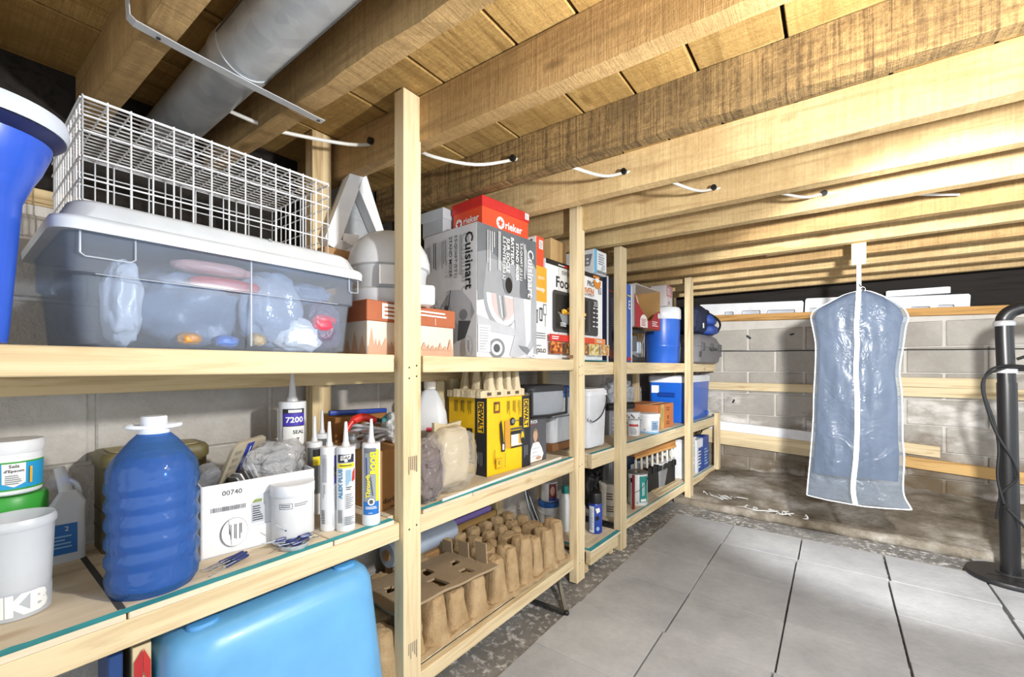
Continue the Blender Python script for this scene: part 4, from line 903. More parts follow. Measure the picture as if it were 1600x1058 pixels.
t = tag(obj('blue_rod', B(-.008, .008, -.11, .11, -.008, .008, .004, 2), P('#23459c', .4), None, True), 'dark blue bar lying along the wall behind the cable coil', 'bar'); t.location = (-1.30, .86, ZM + .264); t.rotation_euler = (R(-2), 0, 0)
c = Carton('small_box', 'brown carton standing at the wall under the dark blue bar', (-1.27, .755, ZM), .2, .1, .255, P('#93632f', .8)); c.done()
t = thing('plastic_bag', 'crumpled white and teal bag on the brown box at the first post', 'bag', (-1.13, .885, ZM + .222)); obj('bag_film', blob((0, 0, .0), (.06, .045, .048), .35, 2.5, 31, 4, -.044), CLEAR('white_film', '#e8ebee', .25, .2, None, .8, 25), t, 70); obj('bag_content', blob((-.03, .0, .015), (.025, .035, .03), .2, 3, 32, 3), P('#3f8f90', .5), t, 60)
# things right of the first post
c = Can('milk_jug', 'milky plastic gallon jug with red print right of the first post', 'jug', -1.205, 1.095, ZM)
bm = nb(); loft(bm, [rr(0, 0, .13 * k, .13 * k, .035 * k, z, 5) for z, k in ((0, .92), (.006, 1), (.2, 1), (.25, .92), (.29, .7), (.325, .42), (.335, .28))]); obj('jug_body', bm, M_MILKY, c.t, 50); obj('jug_fill', loft(nb(), [rr(0, 0, .11, .11, .03, z, 5) for z in (.006, .23)]), P('#d3dbe8', .4), c.t, 40)
obj('screw_cap', lathe(nb(), [(.022, .336), (.022, .36), (.018, .364)], 20), P('#efe6d8', .5), c.t, 40); obj('jug_handle', tube(nb(), curve_pts([(-.02, -.05, .26), (-.02, -.06, .3), (-.01, -.03, .325)]), .011, 8), M_MILKY, c.t, True); w_ = c.wrap(.0655); w_.rect(-.03, .185, .02, .2, P('#d0405a', .5)); w_.done()
t = thing('clear_bag', 'clear bag holding a cream paper packet in front of the milk jug', 'bag', (-1.045, 1.02, ZM))
obj('paper_packet', blob((-.02, .035, .11), (.045, .075, .105), .07, 1.8, 41, 4, 0.0, .55), P('#cbbb9c', .7), t, 70)
obj('packet_top', prism(nb(), [(-.03, .20), (.095, .205), (.10, .225), (.03, .218), (-.03, .23)], lambda u, v, o: (-.035 + o, u, v), .012), P('#bdb091', .7), t)
obj('bag_film', blob((.0, .02, .10), (.062, .10, .108), .12, 2.2, 43, 5, -.0, .7), CLEAR('loose_film', '#d9d5cb', .72, .12, None, .8, 16), t, 70)
t = thing('clear_bag', 'clear bag of dark purple brown cloth against the first post', 'bag', (-1.02, .905, ZM)); obj('cloth_lump', blob((0, 0, .085), (.045, .05, .088), .2, 2.4, 51, 4, 0.0, .7), P('#4e3a3c', .8, bmp=.4), t, 60)
obj('bag_film', blob((.0, .0, .095), (.053, .062, .1), .2, 2.2, 52, 5, 0.0, .8), CLEAR('loose_film_dark', '#b9b2b0', .7, .1, None, .9, 18), t, 70)
tag(obj('trim_strip', tube(nb(), [(-.968, .93, ZM + .005), (-.985, 1.3, ZM + .0045), (-.992, 1.69, ZM + .0045)], .0046, 6), P('#eceae2', .5), None, True), 'long thin white strip lying along the middle deck edge', 'strip')
# yellow tool carton
YB_ = P('#f2c40e', .45); KB = P('#26272d', .45)
c = Carton('tool_box', 'yellow and black power tool carton with tool pictures', (-1.047, 1.238, ZM), .262, .22, .298, YB_, -4)
F, S = c.F, c.S; F.rect(.205, 0, .2618, .2978, KB); S.rect(.155, 0, .2198, .2978, KB)
for q, u in ((F, .233), (S, .187)):
    q.rect(u - .017, .165, u + .017, .283, YB_); q.text('DEWALT', u, .224, KB, width=.112, height=.027, rot=-90, bold=.05); q.lines(u - .016, .09, .06, .028, 3, GREYINK, rot=1)
F.rect(.035, .238, .07, .282, P('#7d4a20', .5)); F.rect(.042, .248, .062, .272, YB_); F.lines(.038, .28, .035, .012, 2, KB, rot=1)
for u in (.11, .145, .175): F.lines(u, .282, .065, .018, 4, P('#7c6a1d', .5), rot=1, rag=.5)
F.rect(.095, .095, .125, .205, P('#d29a3a', .5)); F.poly([(.065, .195), (.075, .21), (.085, .15), (.09, .09), (.08, .085), (.07, .13)], KB); F.rect(.075, .085, .095, .12, KB); F.rect(.08, .092, .09, .115, PALE)
F.ell(.14, .198, .016, .016, KB); F.ell(.143, .199, .009, .009, MG); F.rect(.185, .175, .205, .212, KB); F.line(.15, .2, .19, .2, .003, DG); F.rect(.13, .165, .2, .172, DG); F.rect(.13, .145, .2, .16, KB); F.rect(.13, .10, .2, .145, PALE); F.rect(.175, .105, .2, .145, P('#e2a52c', .5)); F.rect(.128, .092, .205, .098, KB); F.ell(.2, .135, .015, .03, DG); F.ell(.2, .132, .009, .02, YB_); F.ell(.2, .115, .01, .014, KB)
F.lines(.03, .1, .08, .006, 1, INK, rot=1); F.rect(.04, .025, .075, .065, P('#c79e10', .5)); F.rect(.045, .03, .07, .06, YB_); F.lines(.05, .056, .025, .014, 2, INK, rot=1); F.lines(.09, .08, .06, .004, 1, INK, rot=1)
for u in (.035, .075, .115): S.lines(u, .285, .06, .024, 4, P('#5d4a12', .5), rot=1, rag=.4)
S.poly([(.03, .185), (.05, .195), (.06, .17), (.055, .15), (.035, .155)], KB); S.line(.055, .168, .12, .165, .003, KB); S.rect(.112, .13, .145, .178, KB); S.line(.04, .142, .13, .125, .006, DG); S.rect(.08, .10, .11, .115, KB); S.ell(.125, .10, .022, .03, DG); S.ell(.122, .09, .012, .018, YB_); S.ell(.13, .07, .018, .016, KB); S.ell(.128, .07, .01, .01, P('#d8a91a', .5)); S.line(.08, .05, .155, .045, .006, KB); S.line(.11, .06, .12, .045, .006, KB)
c.done()
# moulded pulp piece on it
def heightfield(x0, x1, y0, y1, nx, ny, f, base):
    bm = nb(); top = [[bm.verts.new((x0 + (x1 - x0) * i / nx, y0 + (y1 - y0) * j / ny, 0)) for j in range(ny + 1)] for i in range(nx + 1)]
    for i in range(nx + 1):
        for j in range(ny + 1):
            v = top[i][j]; v.co.z = f(v.co.x, v.co.y)
            n_ = noise.noise_vector(v.co * 24) * .006 + noise.noise_vector(v.co * 75) * .003; v.co += n_
    for i in range(nx):
        for j in range(ny): bm.faces.new((top[i][j], top[i+1][j], top[i+1][j+1], top[i][j+1]))
    ring = [top[i][0] for i in range(nx + 1)] + [top[nx][j] for j in range(1, ny + 1)] + [top[i][ny] for i in range(nx - 1, -1, -1)] + [top[0][j] for j in range(ny - 1, 0, -1)]
    low = [bm.verts.new((v.co.x, v.co.y, base)) for v in ring]; n = len(ring)
    for k in range(n): bm.faces.new((ring[k], ring[(k+1) % n], low[(k+1) % n], low[k]))
    return bm
def sm(a, b, x): t = min(1, max(0, (x - a) / (b - a))); return t * t * (3 - 2 * t)
def bumps(x, y, cells):
    h = 0
    for cx, cy, rx, ry, z in cells:
        dx, dy = abs(x - cx) / rx, abs(y - cy) / ry
        if dx < 1.25 and dy < 1.25: d = (dx ** 4 + dy ** 4) ** .25; h = max(h, z * (1 - sm(.72, 1.12, d)) * (1 - .06 * d))
    return h
t = thing('moulded_tray', 'cream moulded pulp tray with pockets standing on the yellow tool carton', 'tray', (-1.06, 1.245, ZM + .2985), -4)
CREAM = P('#d8c8a6', .9, bmp=.5, bscale=120)
cells = [(-.02 - .07 * i, .04 + .052 * j, .018, .013, .075 + .012 * ((i + j) % 2)) for i in range(3) for j in range(4)]
obj('tray_body', heightfield(-.19, .0, -.03, .235, 60, 80, lambda x, y: .028 + bumps(x, y, cells), 0), CREAM, t, 50)
for j in range(4): obj('tray_slot', B(.0005, .002, .01 + .055 * j, .03 + .055 * j, .008, .02), P('#5c5040', .9), t)
t = thing('moulded_tray', 'tall pale pulp partition standing at the wall behind the tool carton', 'tray', (-1.30, 1.20, ZM), 0)
for j in range(4): obj('tray_rib', B(-.03, .02, .0 + .085 * j, .05 + .085 * j, 0, .36 + .01 * (j % 2), .008, 2), P('#cbbb98', .9, bmp=.4), t)
obj('tray_back', B(-.045, -.03, 0, .31, 0, .33), P('#bfae8a', .9), t)
# dark carton with a chef picture, grey pouch on it
c = Carton('cookware_box', 'dark grey narrow carton with a printed figure in white', (-1.045, 1.505, ZM), .14, .17, .195, P('#55555b', .5), -2)
F = c.F; F.text('PUCK', .045, .178, WPRINT, width=.05, bold=.02); F.lines(.02, .165, .05, .004, 1, RED2); SK = P('#c9a183', .6)
F.poly([(.012, .004), (.02, .06), (.035, .085), (.055, .09), (.08, .085), (.1, .06), (.115, .03), (.10, .004)], WPRINT); F.ell(.053, .118, .017, .026, SK); F.poly([(.036, .122), (.038, .142), (.053, .15), (.068, .142), (.07, .122), (.064, .136), (.042, .136)], P('#8a7a68', .7)); F.rect(.046, .085, .060, .095, SK); F.lines(.03, .02, .06, .05, 3, P('#d7dbe2', .6)); F.ell(.075, .018, .02, .007, SK); c.done()
t = thing('zip_pouch', 'grey soft pouch with black trim on the dark carton', 'pouch', (-1.10, 1.51, ZM + .1965), -6)
obj('pouch_body', loft(nb(), [rr(0, .125, .15 * k, .25 * k, .03, z, 5) for z, k in ((.004, .9), (.02, .98), (.09, 1), (.12, .97))]), P('#8d9299', .65, bmp=.3), t, 50)
obj('pouch_flap', loft(nb(), [rr(0, .125, .158 * k, .258 * k, .032, z, 5) for z, k in ((.112, 1), (.128, 1), (.138, .93))]), P('#2a2b30', .6), t, 40)
for pts in ([(.077, .002, .01), (.078, .0, .12)], [(.077, .25, .005), (.078, .252, .12)], [(.077, .0, .008), (.079, .125, .004), (.077, .25, .008)]): obj('piping', tube(nb(), pts, .006, 7), BLACK, t, True)
# chest cooler with blue lid, pail with bail handle
t = thing('chest_cooler', 'white chest cooler with blue lid behind the second post', 'cooler', (-1.21, 1.92, ZM + .0), -2)
obj('flat_carton', B(-.11, .115, -.12, .11, .0, .035, .003), P('#8a5f3a', .85), t)
obj('cooler_body', loft(nb(), [rr(0, 0, .22 * k, .22 * k, .03, z, 5) for z, k in ((.037, .92), (.05, .96), (.16, 1), (.163, 1.02), (.168, 1.02), (.171, 1), (.262, 1.03))]), P('#d5d9de', .4), t, 40)
obj('cooler_band', loft(nb(), [rr(0, 0, .231, .231, .032, z, 5) for z in (.163, .172)]), P('#7d828a', .5), t)
obj('cooler_lid', loft(nb(), [rr(0, 0, .24 * k, .24 * k, .034, z, 5) for z, k in ((.262, 1), (.285, 1), (.29, .94), (.31, .9), (.318, .8))]), P('#1f63b8', .4), t, 40)
t = thing('pail', 'square white pail with a wire bail handle between the second and third posts', 'pail', (-1.105, 2.075, ZM), -4)
obj('pail_body', loft(nb(), [rr(0, 0, .24 * k, .20 * k, .03, z, 5) for z, k in ((0, .9), (.01, .94), (.26, 1), (.265, 1.03), (.29, 1.03), (.295, 1))]), P('#dcdfe4', .4), t, 40); obj('pail_lid', loft(nb(), [rr(0, 0, .236 * k, .196 * k, .03, z, 5) for z, k in ((.295, 1), (.303, .97))]), P('#e6e8ec', .4), t, 40)
obj('bail_handle', tube(nb(), curve_pts([(.122, .075, .27), (.14, .05, .24), (.15, -.02, .17), (.14, -.085, .14), (.122, -.098, .15)]), .0035, 7), DKSTEEL, t, True)
for y, z in ((.075, .27), (-.095, .15)): obj('handle_ear', B(.118, .126, y - .008, y + .008, z - .008, z + .008, .002), PALE, t)

# ================================================================== lower deck and floor under the near unit
LB = P('#66abe0', .38, coat=.25)
t = thing('plastic_bin', 'large light blue plastic bin standing upside down under the middle deck', 'bin', (-1.10, .455, 0))
def bl_(z, k, r=.07): return rr(0, 0, .37 + k, .42 + k, r, z, 8)
obj('bin_wall', loft(nb(), [bl_(0, .10, .08), bl_(.012, .10, .08), bl_(.016, .085, .08), bl_(.43, .012), bl_(.465, .006), bl_(.487, -.012, .065), bl_(.498, -.038, .055), bl_(.502, -.07, .05)]), LB, t, 60)
for sx in (-1, 1):
    for sy in (-1, 1): obj('foot', loft(nb(), [rr(sx * .12, sy * .15, .040, .055, .019, .501, 6), rr(sx * .12, sy * .15, .036, .051, .018, .5075, 6), rr(sx * .12, sy * .15, .030, .045, .014, .5085, 6)]), P('#4f97d6', .38), t, 40)
t = thing('board_game_box', 'bright red, yellow and cream printed box upright beside the light blue bin', 'box', (-1.0, .205, 0), -6)
obj('game_box_body', B(-.25, 0, 0, .026, 0, .497, .001), P('#ddc9a0', .6), t); q = Prints(t, lambda u, v, o: (o, u, v))
for k in range(7):
    z = .05 + .062 * k; q.poly([(.002, z), (.014, z + .02), (.014, z + .07), (.002, z + .05)], P(['#b52a2e', '#e0a41e', '#2b2b2b'][k % 3], .5)); q.poly([(.015, z + .03), (.025, z - .01), (.025, z + .045), (.015, z + .07)], P(['#c0302e', '#8f2030', '#d98a1c'][k % 3], .5))
q.done()
c = Carton('flat_box', 'thin navy blue board standing at the left of the printed game box', (-1.01, .174, 0), .02, .22, .495, P('#23447c', .5), -6); c.F.lines(.004, .05, .012, .4, 12, P('#5f7fb4', .5)); c.done()
# moulded pulp trays
def tray_cells(n, w_, h):
    cs = []
    for j in range(n):
        y = (j + .5) * w_ / n
        cs.append((-.040 - .006 * (j % 2), y, .046, w_ / n * .43, h * (1 + .07 * ((j * 7) % 3 - 1)))); cs.append((-.31, y, .034, w_ / n * .40, h * .92)); cs.append((-.24, y + w_ / n * .3, .034, w_ / n * .36, h * .86))
    for j in range(max(2, n // 2)):
        y = (j + .5) * w_ / (n // 2); cs.append((-.125, y, .055, w_ / n * .72, h * .93)); cs.append((-.185, y - w_ / n * .6, .026, w_ / n * .3, h * .8))
    return cs
t = thing('pulp_tray', 'large brown moulded pulp tray with upright lobes at the far end of the lower deck', 'tray', (-.987, 1.205, ZL), -2)
cs2 = tray_cells(6, .50, .158); obj('tray_body', heightfield(-.35, .012, -.012, .515, 110, 150, lambda x, y: .018 + bumps(x, y, cs2), 0), PULP, t, 70)
t = thing('pulp_tray', 'brown moulded pulp tray under the sheet of cut cardboard next to the first post', 'tray', (-.987, .70, ZL), 0)
cs1 = tray_cells(5, .48, .125); obj('tray_body', heightfield(-.36, .012, -.01, .49, 110, 140, lambda x, y: .018 + bumps(x, y, cs1), 0), PULP, t, 70)
t = thing('cut_card_sheet', 'grey brown cardboard sheet with arched cut outs lying on the nearer pulp tray', 'cardboard', (-1.01, .80, ZL + .152), 0, None, (0, R(-5), R(-6)))
bm = nb(); bmesh.ops.create_grid(bm, x_segments=34, y_segments=46, size=.5)
holes = [(-.06, .07, .045, .022), (-.07, .19, .07, .024), (-.06, .31, .045, .024), (-.15, .33, .025, .018), (-.17, .22, .04, .022), (-.16, .07, .035, .024)]
kill = []
for v in bm.verts: v.co.x = -.135 + v.co.x * .27; v.co.y = .20 + v.co.y * .42; v.co.z = .006 * noise.noise(v.co * 9)
for f in bm.faces:
    m = f.calc_center_median()
    for hx, hy, rx, ry in holes:
        k = (m.x - hx) / rx
        if abs(k) < .62 and abs(m.y - hy) < ry * (.9 - .5 * max(0, -k)): kill.append(f); break
bmesh.ops.delete(bm, geom=kill, context='FACES')
o = obj('card_sheet', bm, P('#a08c70', .9, bmp=.3), t); md = o.modifiers.new('thickness', 'SOLIDIFY'); md.thickness = .008
for k in range(3): obj('card_tab', B(-.30 + .10 * k, -.24 + .10 * k, .39, .396, .0, .05 + .015 * k, .001), P('#a08c70', .9), t)
for k in range(4): tag(obj('pulp_sheet', B(-1.33 + .0, -1.02, .628 + .016 * k, .634 + .016 * k, ZL, ZL + .16 + .02 * (k % 3), .002), PULP), ['flat pulp sheet on edge nearest the light blue bin', 'second upright pulp sheet from the light blue bin', 'third upright pulp sheet from the light blue bin', 'upright pulp sheet touching the nearer pulp tray'][k], 'sheet', 'upright pulp sheets')
t = thing('foam_block', 'lavender purple foam block at the wall behind the pulp tray', 'foam', (-1.375, 1.36, ZL)); obj('foam_body', B(0, .02, 0, .27, 0, .175, .006, 2), P('#8f78d0', .8, bmp=.3), t); obj('foam_lip', B(-.002, .026, 0, .27, .165, .19, .006, 2), P('#9a85d8', .8), t)
t = thing('film_roll', 'roll of pale blue film lying along the wall by the purple foam', 'roll', (-1.335, 1.0, ZL + .17)); o = obj('roll_body', lathe(nb(), [(.045, 0), (.048, .004), (.048, .33), (.045, .334), (.02, .334)], 26), P('#b8c6da', .3), t, 40); o.matrix_local = Matrix.Rotation(R(-90), 4, 'X')
obj('roll_core', tube(nb(), [(0, -.006, 0), (0, 0, 0)], .02, 16), CARD, t); obj('roll_rest', B(-.04, .04, .02, .3, -.17, -.045, .003), CARD, t)
c = Carton('flat_box', 'flat mustard card panel standing behind the far pulp tray', (-1.345, 1.19, ZL), .48, .006, .165, P('#b7935a', .85)); c.F.rect(.02, .02, .46, .024, CARD); c.done()
# steel legs of a folded stand
t = thing('folded_stand', 'bent steel tube leg poking out from under the lower deck', 'stand', (-.859, 1.509, 0)); obj('stand_leg', tube(nb(), [(.0, .0, .006), (-.05, .056, .030), (-.123, .14, .052)], .0095, 10), STEEL, t, True); obj('stand_foot', tube(nb(), [(0, 0, .010), (-.13, -.005, .010), (-.24, -.01, .010)], .009, 10), DKSTEEL, t, True); obj('foot_cap', blob((0, 0, .011), (.012, .012, .011), 0, 1, 0, 2), BLACK, t, True)
t = thing('folding_trestle', 'dark steel folding frame leaning on the wall beside the second post', 'frame', (-1.08, 1.842, 0))
for k in (0, 1): obj('frame_leg', tube(nb(), [(-.02 - .05 * k, -.004 + .008 * k, 0), (-.16 - .03 * k, .0, .26), (-.24, .003, .43)], .0085, 9), (DKSTEEL, STEEL)[k], t, True)
obj('frame_bar', tube(nb(), [(-.13, -.006, .16), (-.21, .0, .17)], .006, 8), STEEL, t, True)

# ================================================================== step between the posts
SZ = .116
c = Can('lidded_pail', 'small white pail with blue lid at the back of the low step shelf', 'pail', -1.275, 2.04, SZ); c.part('pail_body', [(.050, 0), (.052, .003), (.058, .115), (.06, .118)], P('#e3e6ea', .4)); c.part('pail_lid', [(.061, .112), (.063, .115), (.063, .135), (.058, .140), (.02, .140)], P('#2a5fae', .4)); obj('bail_handle', tube(nb(), [(.062 * math.cos(a), .062 * math.sin(a), .098 - .02 * math.cos(a)) for a in [R(-85 + 17 * i) for i in range(11)]], .002, 6), PALE, c.t, True); w_ = c.wrap(.0525, .058, .115); w_.lines(-.02, .02, .035, .06, 8, MG); w_.done()
c = Can('paint_tin', 'dark and white labelled tin stacked on the blue lidded pail', 'tin', -1.275, 2.04, SZ + .1405); c.part('tin_body', [(.046, 0), (.047, .002), (.047, .10), (.044, .104)], P('#c9cdd2', .4)); w_ = c.wrap(.0472); w_.rect(-.045, .008, .0, .098, WPRINT, div=6); w_.rect(.002, .006, .05, .1, P('#6d2c33', .5), div=6); w_.ell(.022, .06, .014, .025, P('#cf9a86', .5)); w_.rect(.0, .006, .05, .022, NAVYINK, div=6); w_.done()
c = Can('spray_bottle', 'white bottle with teal cap beside the second post on the step shelf', 'bottle', -1.165, 2.03, SZ); c.part('bottle_body', [(.030, 0), (.033, .004), (.033, .165), (.026, .19), (.014, .2)], P('#e3e7ea', .4)); c.part('cap', [(.017, .2), (.019, .203), (.017, .238), (.01, .24)], P('#1d7d78', .4))
c = Can('spray_can', 'white spray can with pink lettering and black cap behind the navy one', 'spray can', -1.085, 2.045, SZ, 'spray cans'); c.part('can_body', [(.027, 0), (.0295, .003), (.0295, .145), (.024, .155)], WHITE); c.part('cap', [(.026, .155), (.026, .2), (.023, .206)], BLACK); w_ = c.wrap(.0297); w_.rect(.0, .03, .028, .06, PALE, div=4); w_.lines(.0, .07, .025, .05, 4, P('#c9415c', .5)); w_.done()
c = Can('spray_can', 'navy and white spray can with black cap at the edge of the step', 'spray can', -1.022, 2.105, SZ, 'spray cans'); c.part('can_body', [(.033, 0), (.036, .003), (.036, .15), (.030, .16)], P('#1c3fa0', .3)); c.part('cap', [(.034, .158), (.034, .205), (.031, .212)], BLACK); w_ = c.wrap(.0362); w_.rect(-.038, .006, -.006, .145, P('#dbe3ee', .4), div=6); w_.lines(-.034, .02, .024, .11, 14, P('#7d8aa6', .5)); w_.poly([(.0, .135), (.02, .14), (.024, .12), (.008, .11)], WPRINT); w_.poly([(.0, .09), (.016, .1), (.02, .08), (.004, .07)], BLACK); w_.ell(.012, .03, .008, .011, P('#9cc0ee', .4)); w_.done()
# lower deck, far unit
def uw(x, y): a = R(-3.4); return (-.968 + x * math.cos(a) - y * math.sin(a), 1.95 + x * math.sin(a) + y * math.cos(a))
q_ = uw(-.115, .44); c = Can('bucket', 'cream bucket with dark lettering partly hidden by the third post', 'bucket', q_[0], q_[1], LZ); c.part('bucket_body', [(.066, 0), (.07, .004), (.074, .17), (.077, .175), (.077, .187), (.07, .19)], P('#ddd8cc', .45)); w_ = c.wrap(.071, .074, .17); w_.lines(-.03, .1, .04, .045, 3, P('#6d4a40', .5)); w_.lines(-.03, .03, .05, .04, 3, P('#6d4a40', .5)); w_.done()
c = Can('steel_can', 'tall ribbed steel can standing on the cream bucket', 'can', q_[0], q_[1], LZ + .191); 
for_rib = []
bm = lathe(nb(), [(.056, 0), (.058, .003), (.058, .150), (.056, .154)], 60)
for v in bm.verts:
    k = 1 + .02 * math.cos(20 * math.atan2(v.co.y, v.co.x)); v.co.x *= k; v.co.y *= k
obj('can_body', bm, P('#8f9295', .3, .7), c.t, 60); c.part('can_rim', [(.059, .15), (.061, .152), (.061, .157), (.055, .158)], STEEL)
q_ = uw(-.25, .30); t = thing('tool_pouch', 'black lumpy pouch behind the spray cans', 'bag', (q_[0], q_[1] + .16, LZ)); obj('pouch_body', blob((0, 0, .13), (.09, .09, .13), .3, 3, 61, 4, 0.0), P('#1b1a1b', .6), t, 60); obj('pouch_flap', blob((.03, .0, .25), (.07, .08, .03), .3, 3, 63, 4), P('#2b2a2b', .5), t, 60)
q_ = uw(-.052, .60); t = tag(obj('red_rod', B(-.008, .008, -.008, .008, 0, .21, .003), P('#7a2228', .5)), 'dark red upright bar between the third post and the white paint can', 'bar'); t.location = (q_[0], q_[1], LZ)
q_ = uw(-.085, .735); c = Can('paint_can', 'white gallon paint can with teal label panel and wire bail', 'paint can', q_[0], q_[1], LZ); c.part('can_body', [(.059, 0), (.061, .003), (.061, .195), (.059, .198)], P('#e9ebec', .35), 36); c.part('can_rim', [(.061, .193), (.0635, .196), (.0635, .203), (.058, .205), (.052, .2), (.02, .2)], P('#a9acb0', .3, .8), 36)
w_ = c.wrap(.0612); w_.rect(.012, .02, .075, .185, P('#1f8a84', .45), div=10); w_.text('Colors', .037, .1, WPRINT, width=.1, height=.02, rot=90) if False else w_.lines(.028, .145, .09, .018, 2, WPRINT, rot=1, rag=.3); w_.rect(.02, .025, .06, .042, WPRINT, div=5); w_.ell(-.034, .155, .013, .017, BLACK); w_.ell(.0, .018, .008, .008, LG); w_.done()
obj('bail_handle', tube(nb(), [(.064 * math.cos(a), .064 * math.sin(a), .155 - .075 * math.cos(a + .5)) for a in [R(-35 + 15 * i) for i in range(9)]], .0016, 6), DKSTEEL, c.t, True)
q_ = uw(-.165, .80); t = thing('wooden_rack', 'orange wooden peg rack with pale pegs and black feet behind the paint can', 'rack', (q_[0], q_[1], LZ), -8)
obj('rack_top', B(-.035, .035, .0, .62, .275, .315, .006), P('#bb8246', .7), t)
for i in range(8): obj('peg', lathe(nb(), [(.008, .17), (.009, .20), (.007, .275)], 8, (.02, .035 + .078 * i)), P('#d9cfbe', .6), t, True); obj('peg_foot', B(.0, .045, .01 + .078 * i, .065 + .078 * i, .125, .172, .006), BLACK, t)
obj('rack_base', B(-.03, .03, .0, .62, .0, .125, .004), P('#232323', .6), t); obj('scallop', B(.034, .04, .0, .62, .262, .28, .002), P('#d09a58', .7), t)
q_ = uw(-.20, 1.42); t = thing('clear_box', 'clear plastic box of odds and ends behind the fourth post', 'box', (q_[0] + .09, q_[1] - .26, LZ), -3.4)
obj('box_shell', loft(nb(), [rr(-.1, .12, .2 * k, .30 * k, .02, z, 4) for z, k in ((0, .95), (.15, 1), (.155, 1.03), (.165, 1.03))]), CLEAR('clear_box_plastic', '#d9dde2', .6, .15), t, 40); obj('box_lid', loft(nb(), [rr(-.1, .12, .21, .31, .02, z, 4) for z in (.166, .178)]), P('#cfd4da', .4), t)
obj('box_content', blob((-.1, .12, .07), (.07, .11, .06), .3, 3, 71, 4), P('#9a8f88', .6), t, 60)
for k, (cc, lab) in enumerate((('#3d4d66', 'dark slate panel standing behind the wooden peg rack'), ('#c9ccd0', 'pale grey panel standing in front of the dark slate panel'), ('#2c2a28', 'black panel at the back of the lower far deck'))):
    q_ = uw(-.30 + .025 * k, .95 + .1 * k); t = tag(obj('upright_panel', B(-.006, .006, 0, .42, 0, (.34, .16, .38)[k], .002), P(cc, .5)), lab, 'panel'); t.location = (q_[0], q_[1], LZ + .001); t.rotation_euler = (0, 0, R(-3.4))
q_ = uw(-.03, .95)
for k in range(4): t = tag(obj('wood_strip', B(-.012, .012, 0, .42, 0, .006, .001), W['piney']), ['short pine strip lying nearest the front edge of the low far deck', 'second pine strip from the edge of the low far deck', 'third pine strip from the edge of the low far deck', 'innermost pine strip lying on the low far deck'][k], 'strip', 'pine strips on the low deck'); t.location = (q_[0] - .008 - .030 * k, q_[1] + .04 * k, LZ + .001); t.rotation_euler = (0, 0, R(-4 + 2 * k))
q_ = uw(-.035, 1.50); t = thing('drawer_unit', 'white plastic two drawer unit next to the fourth post', 'drawer unit', (q_[0], q_[1], LZ), -3.4)
obj('drawer_case', B(-.26, 0, 0, .24, 0, .29, .006), P('#e5e8ec', .4), t)
for k in range(2): d = obj('drawer', B(.0, .008, .012, .20, .015 + .135 * k, .135 + .135 * k, .005), P('#c9cfd4', .4), t); obj('drawer_handle', B(.008, .016, .05, .16, .10 + .135 * k, .118 + .135 * k, .003), P('#f0f2f4', .4), d)
obj('drawer_top', B(-.265, .006, -.004, .244, .29, .305, .005), WHITE, t)
for k, (yy, ww, cc) in enumerate(((1.76, .17, '#e3e7ee'), (1.94, .16, '#23489c'))):
    q_ = uw(-.035, yy); c = Carton('small_box', ['navy and white carton beside the white drawer unit', 'blue carton with white print at the far end of the low deck'][k], (q_[0], q_[1], LZ + .001), ww, .22, (.27, .275)[k], P(cc, .5), -3.4)
    c.F.rect(.0 if k else .05, 0, ww, .2, P('#2a4f9f', .5)); c.F.lines(.03, .03, .1, .15, 6, (WPRINT, P('#9cc4ee', .5))[k], rot=0); c.done()
q_ = uw(-.10, 1.93); t = thing('cable_hank', 'loops of black and yellow cable on the blue cartons', 'cable', (q_[0], q_[1], LZ + .277)); 
for k in range(3): obj('cable_loop', tube(nb(), [(.02 * k - .02, .10 * math.cos(a) + .06, .026 + .02 * math.sin(a) + .004 * k) for a in [6.2832 * i / 20 for i in range(20)]], .0055, 7, True), (BLACK, P('#8a6a2c', .5), BLACK)[k], t, True)
# middle deck, far unit
MZ1 = MZ + .001
q_ = uw(-.075, .90); c = Can('lidded_tub', 'white round tub with blue grey label beside the orange carton', 'tub', q_[0], q_[1], MZ1); c.part('tub_body', [(.058, 0), (.060, .003), (.066, .105), (.064, .108)], WHITE); c.part('tub_lid', [(.068, .105), (.07, .108), (.07, .126), (.066, .13)], P('#eceef0', .4)); c.part('base_ring', [(.0605, .0), (.063, .001), (.063, .012), (.061, .013)], P('#8fb9e0', .4)); w_ = c.wrap(.061, .0665, .105); w_.rect(.012, .02, .062, .085, P('#8ea9c4', .5), div=7); w_.lines(.02, .03, .035, .045, 4, P('#3d536d', .5)); w_.lines(-.04, .02, .03, .01, 1, MG); w_.done()
q_ = uw(-.105, .72); c = Can('lidded_tub', 'small white tub with red printed label at the third post', 'tub', q_[0], q_[1], MZ1); c.part('tub_body', [(.035, 0), (.037, .003), (.039, .085)], WHITE); c.part('tub_lid', [(.041, .083), (.042, .086), (.042, .098), (.038, .101)], PALE); w_ = c.wrap(.0375, .039, .085); w_.rect(-.03, .06, .03, .075, P('#b5403a', .5), div=5); w_.lines(-.02, .01, .04, .045, 5, MG); w_.done()
q_ = uw(-.17, .84); c = Can('tin', 'black and white speckled tin between the two white tubs', 'tin', q_[0], q_[1], MZ1); c.part('tin_body', [(.052, 0), (.054, .002), (.054, .135), (.05, .138)], P('#dedfe0', .4)); w_ = c.wrap(.0542)
for i in range(40): w_.ell(random.uniform(-.05, .06), random.uniform(.012, .125), .004, .007, BLACK, n=6)
w_.done()
q_ = uw(-.22, .62); c = Carton('small_box', 'plain grey carton behind the tubs under the crinkled clear bag', (q_[0], q_[1], MZ1), .34, .14, .16, P('#8e8f94', .6), -3.4); c.F.lines(.03, .02, .2, .1, 4, LG); c.done()
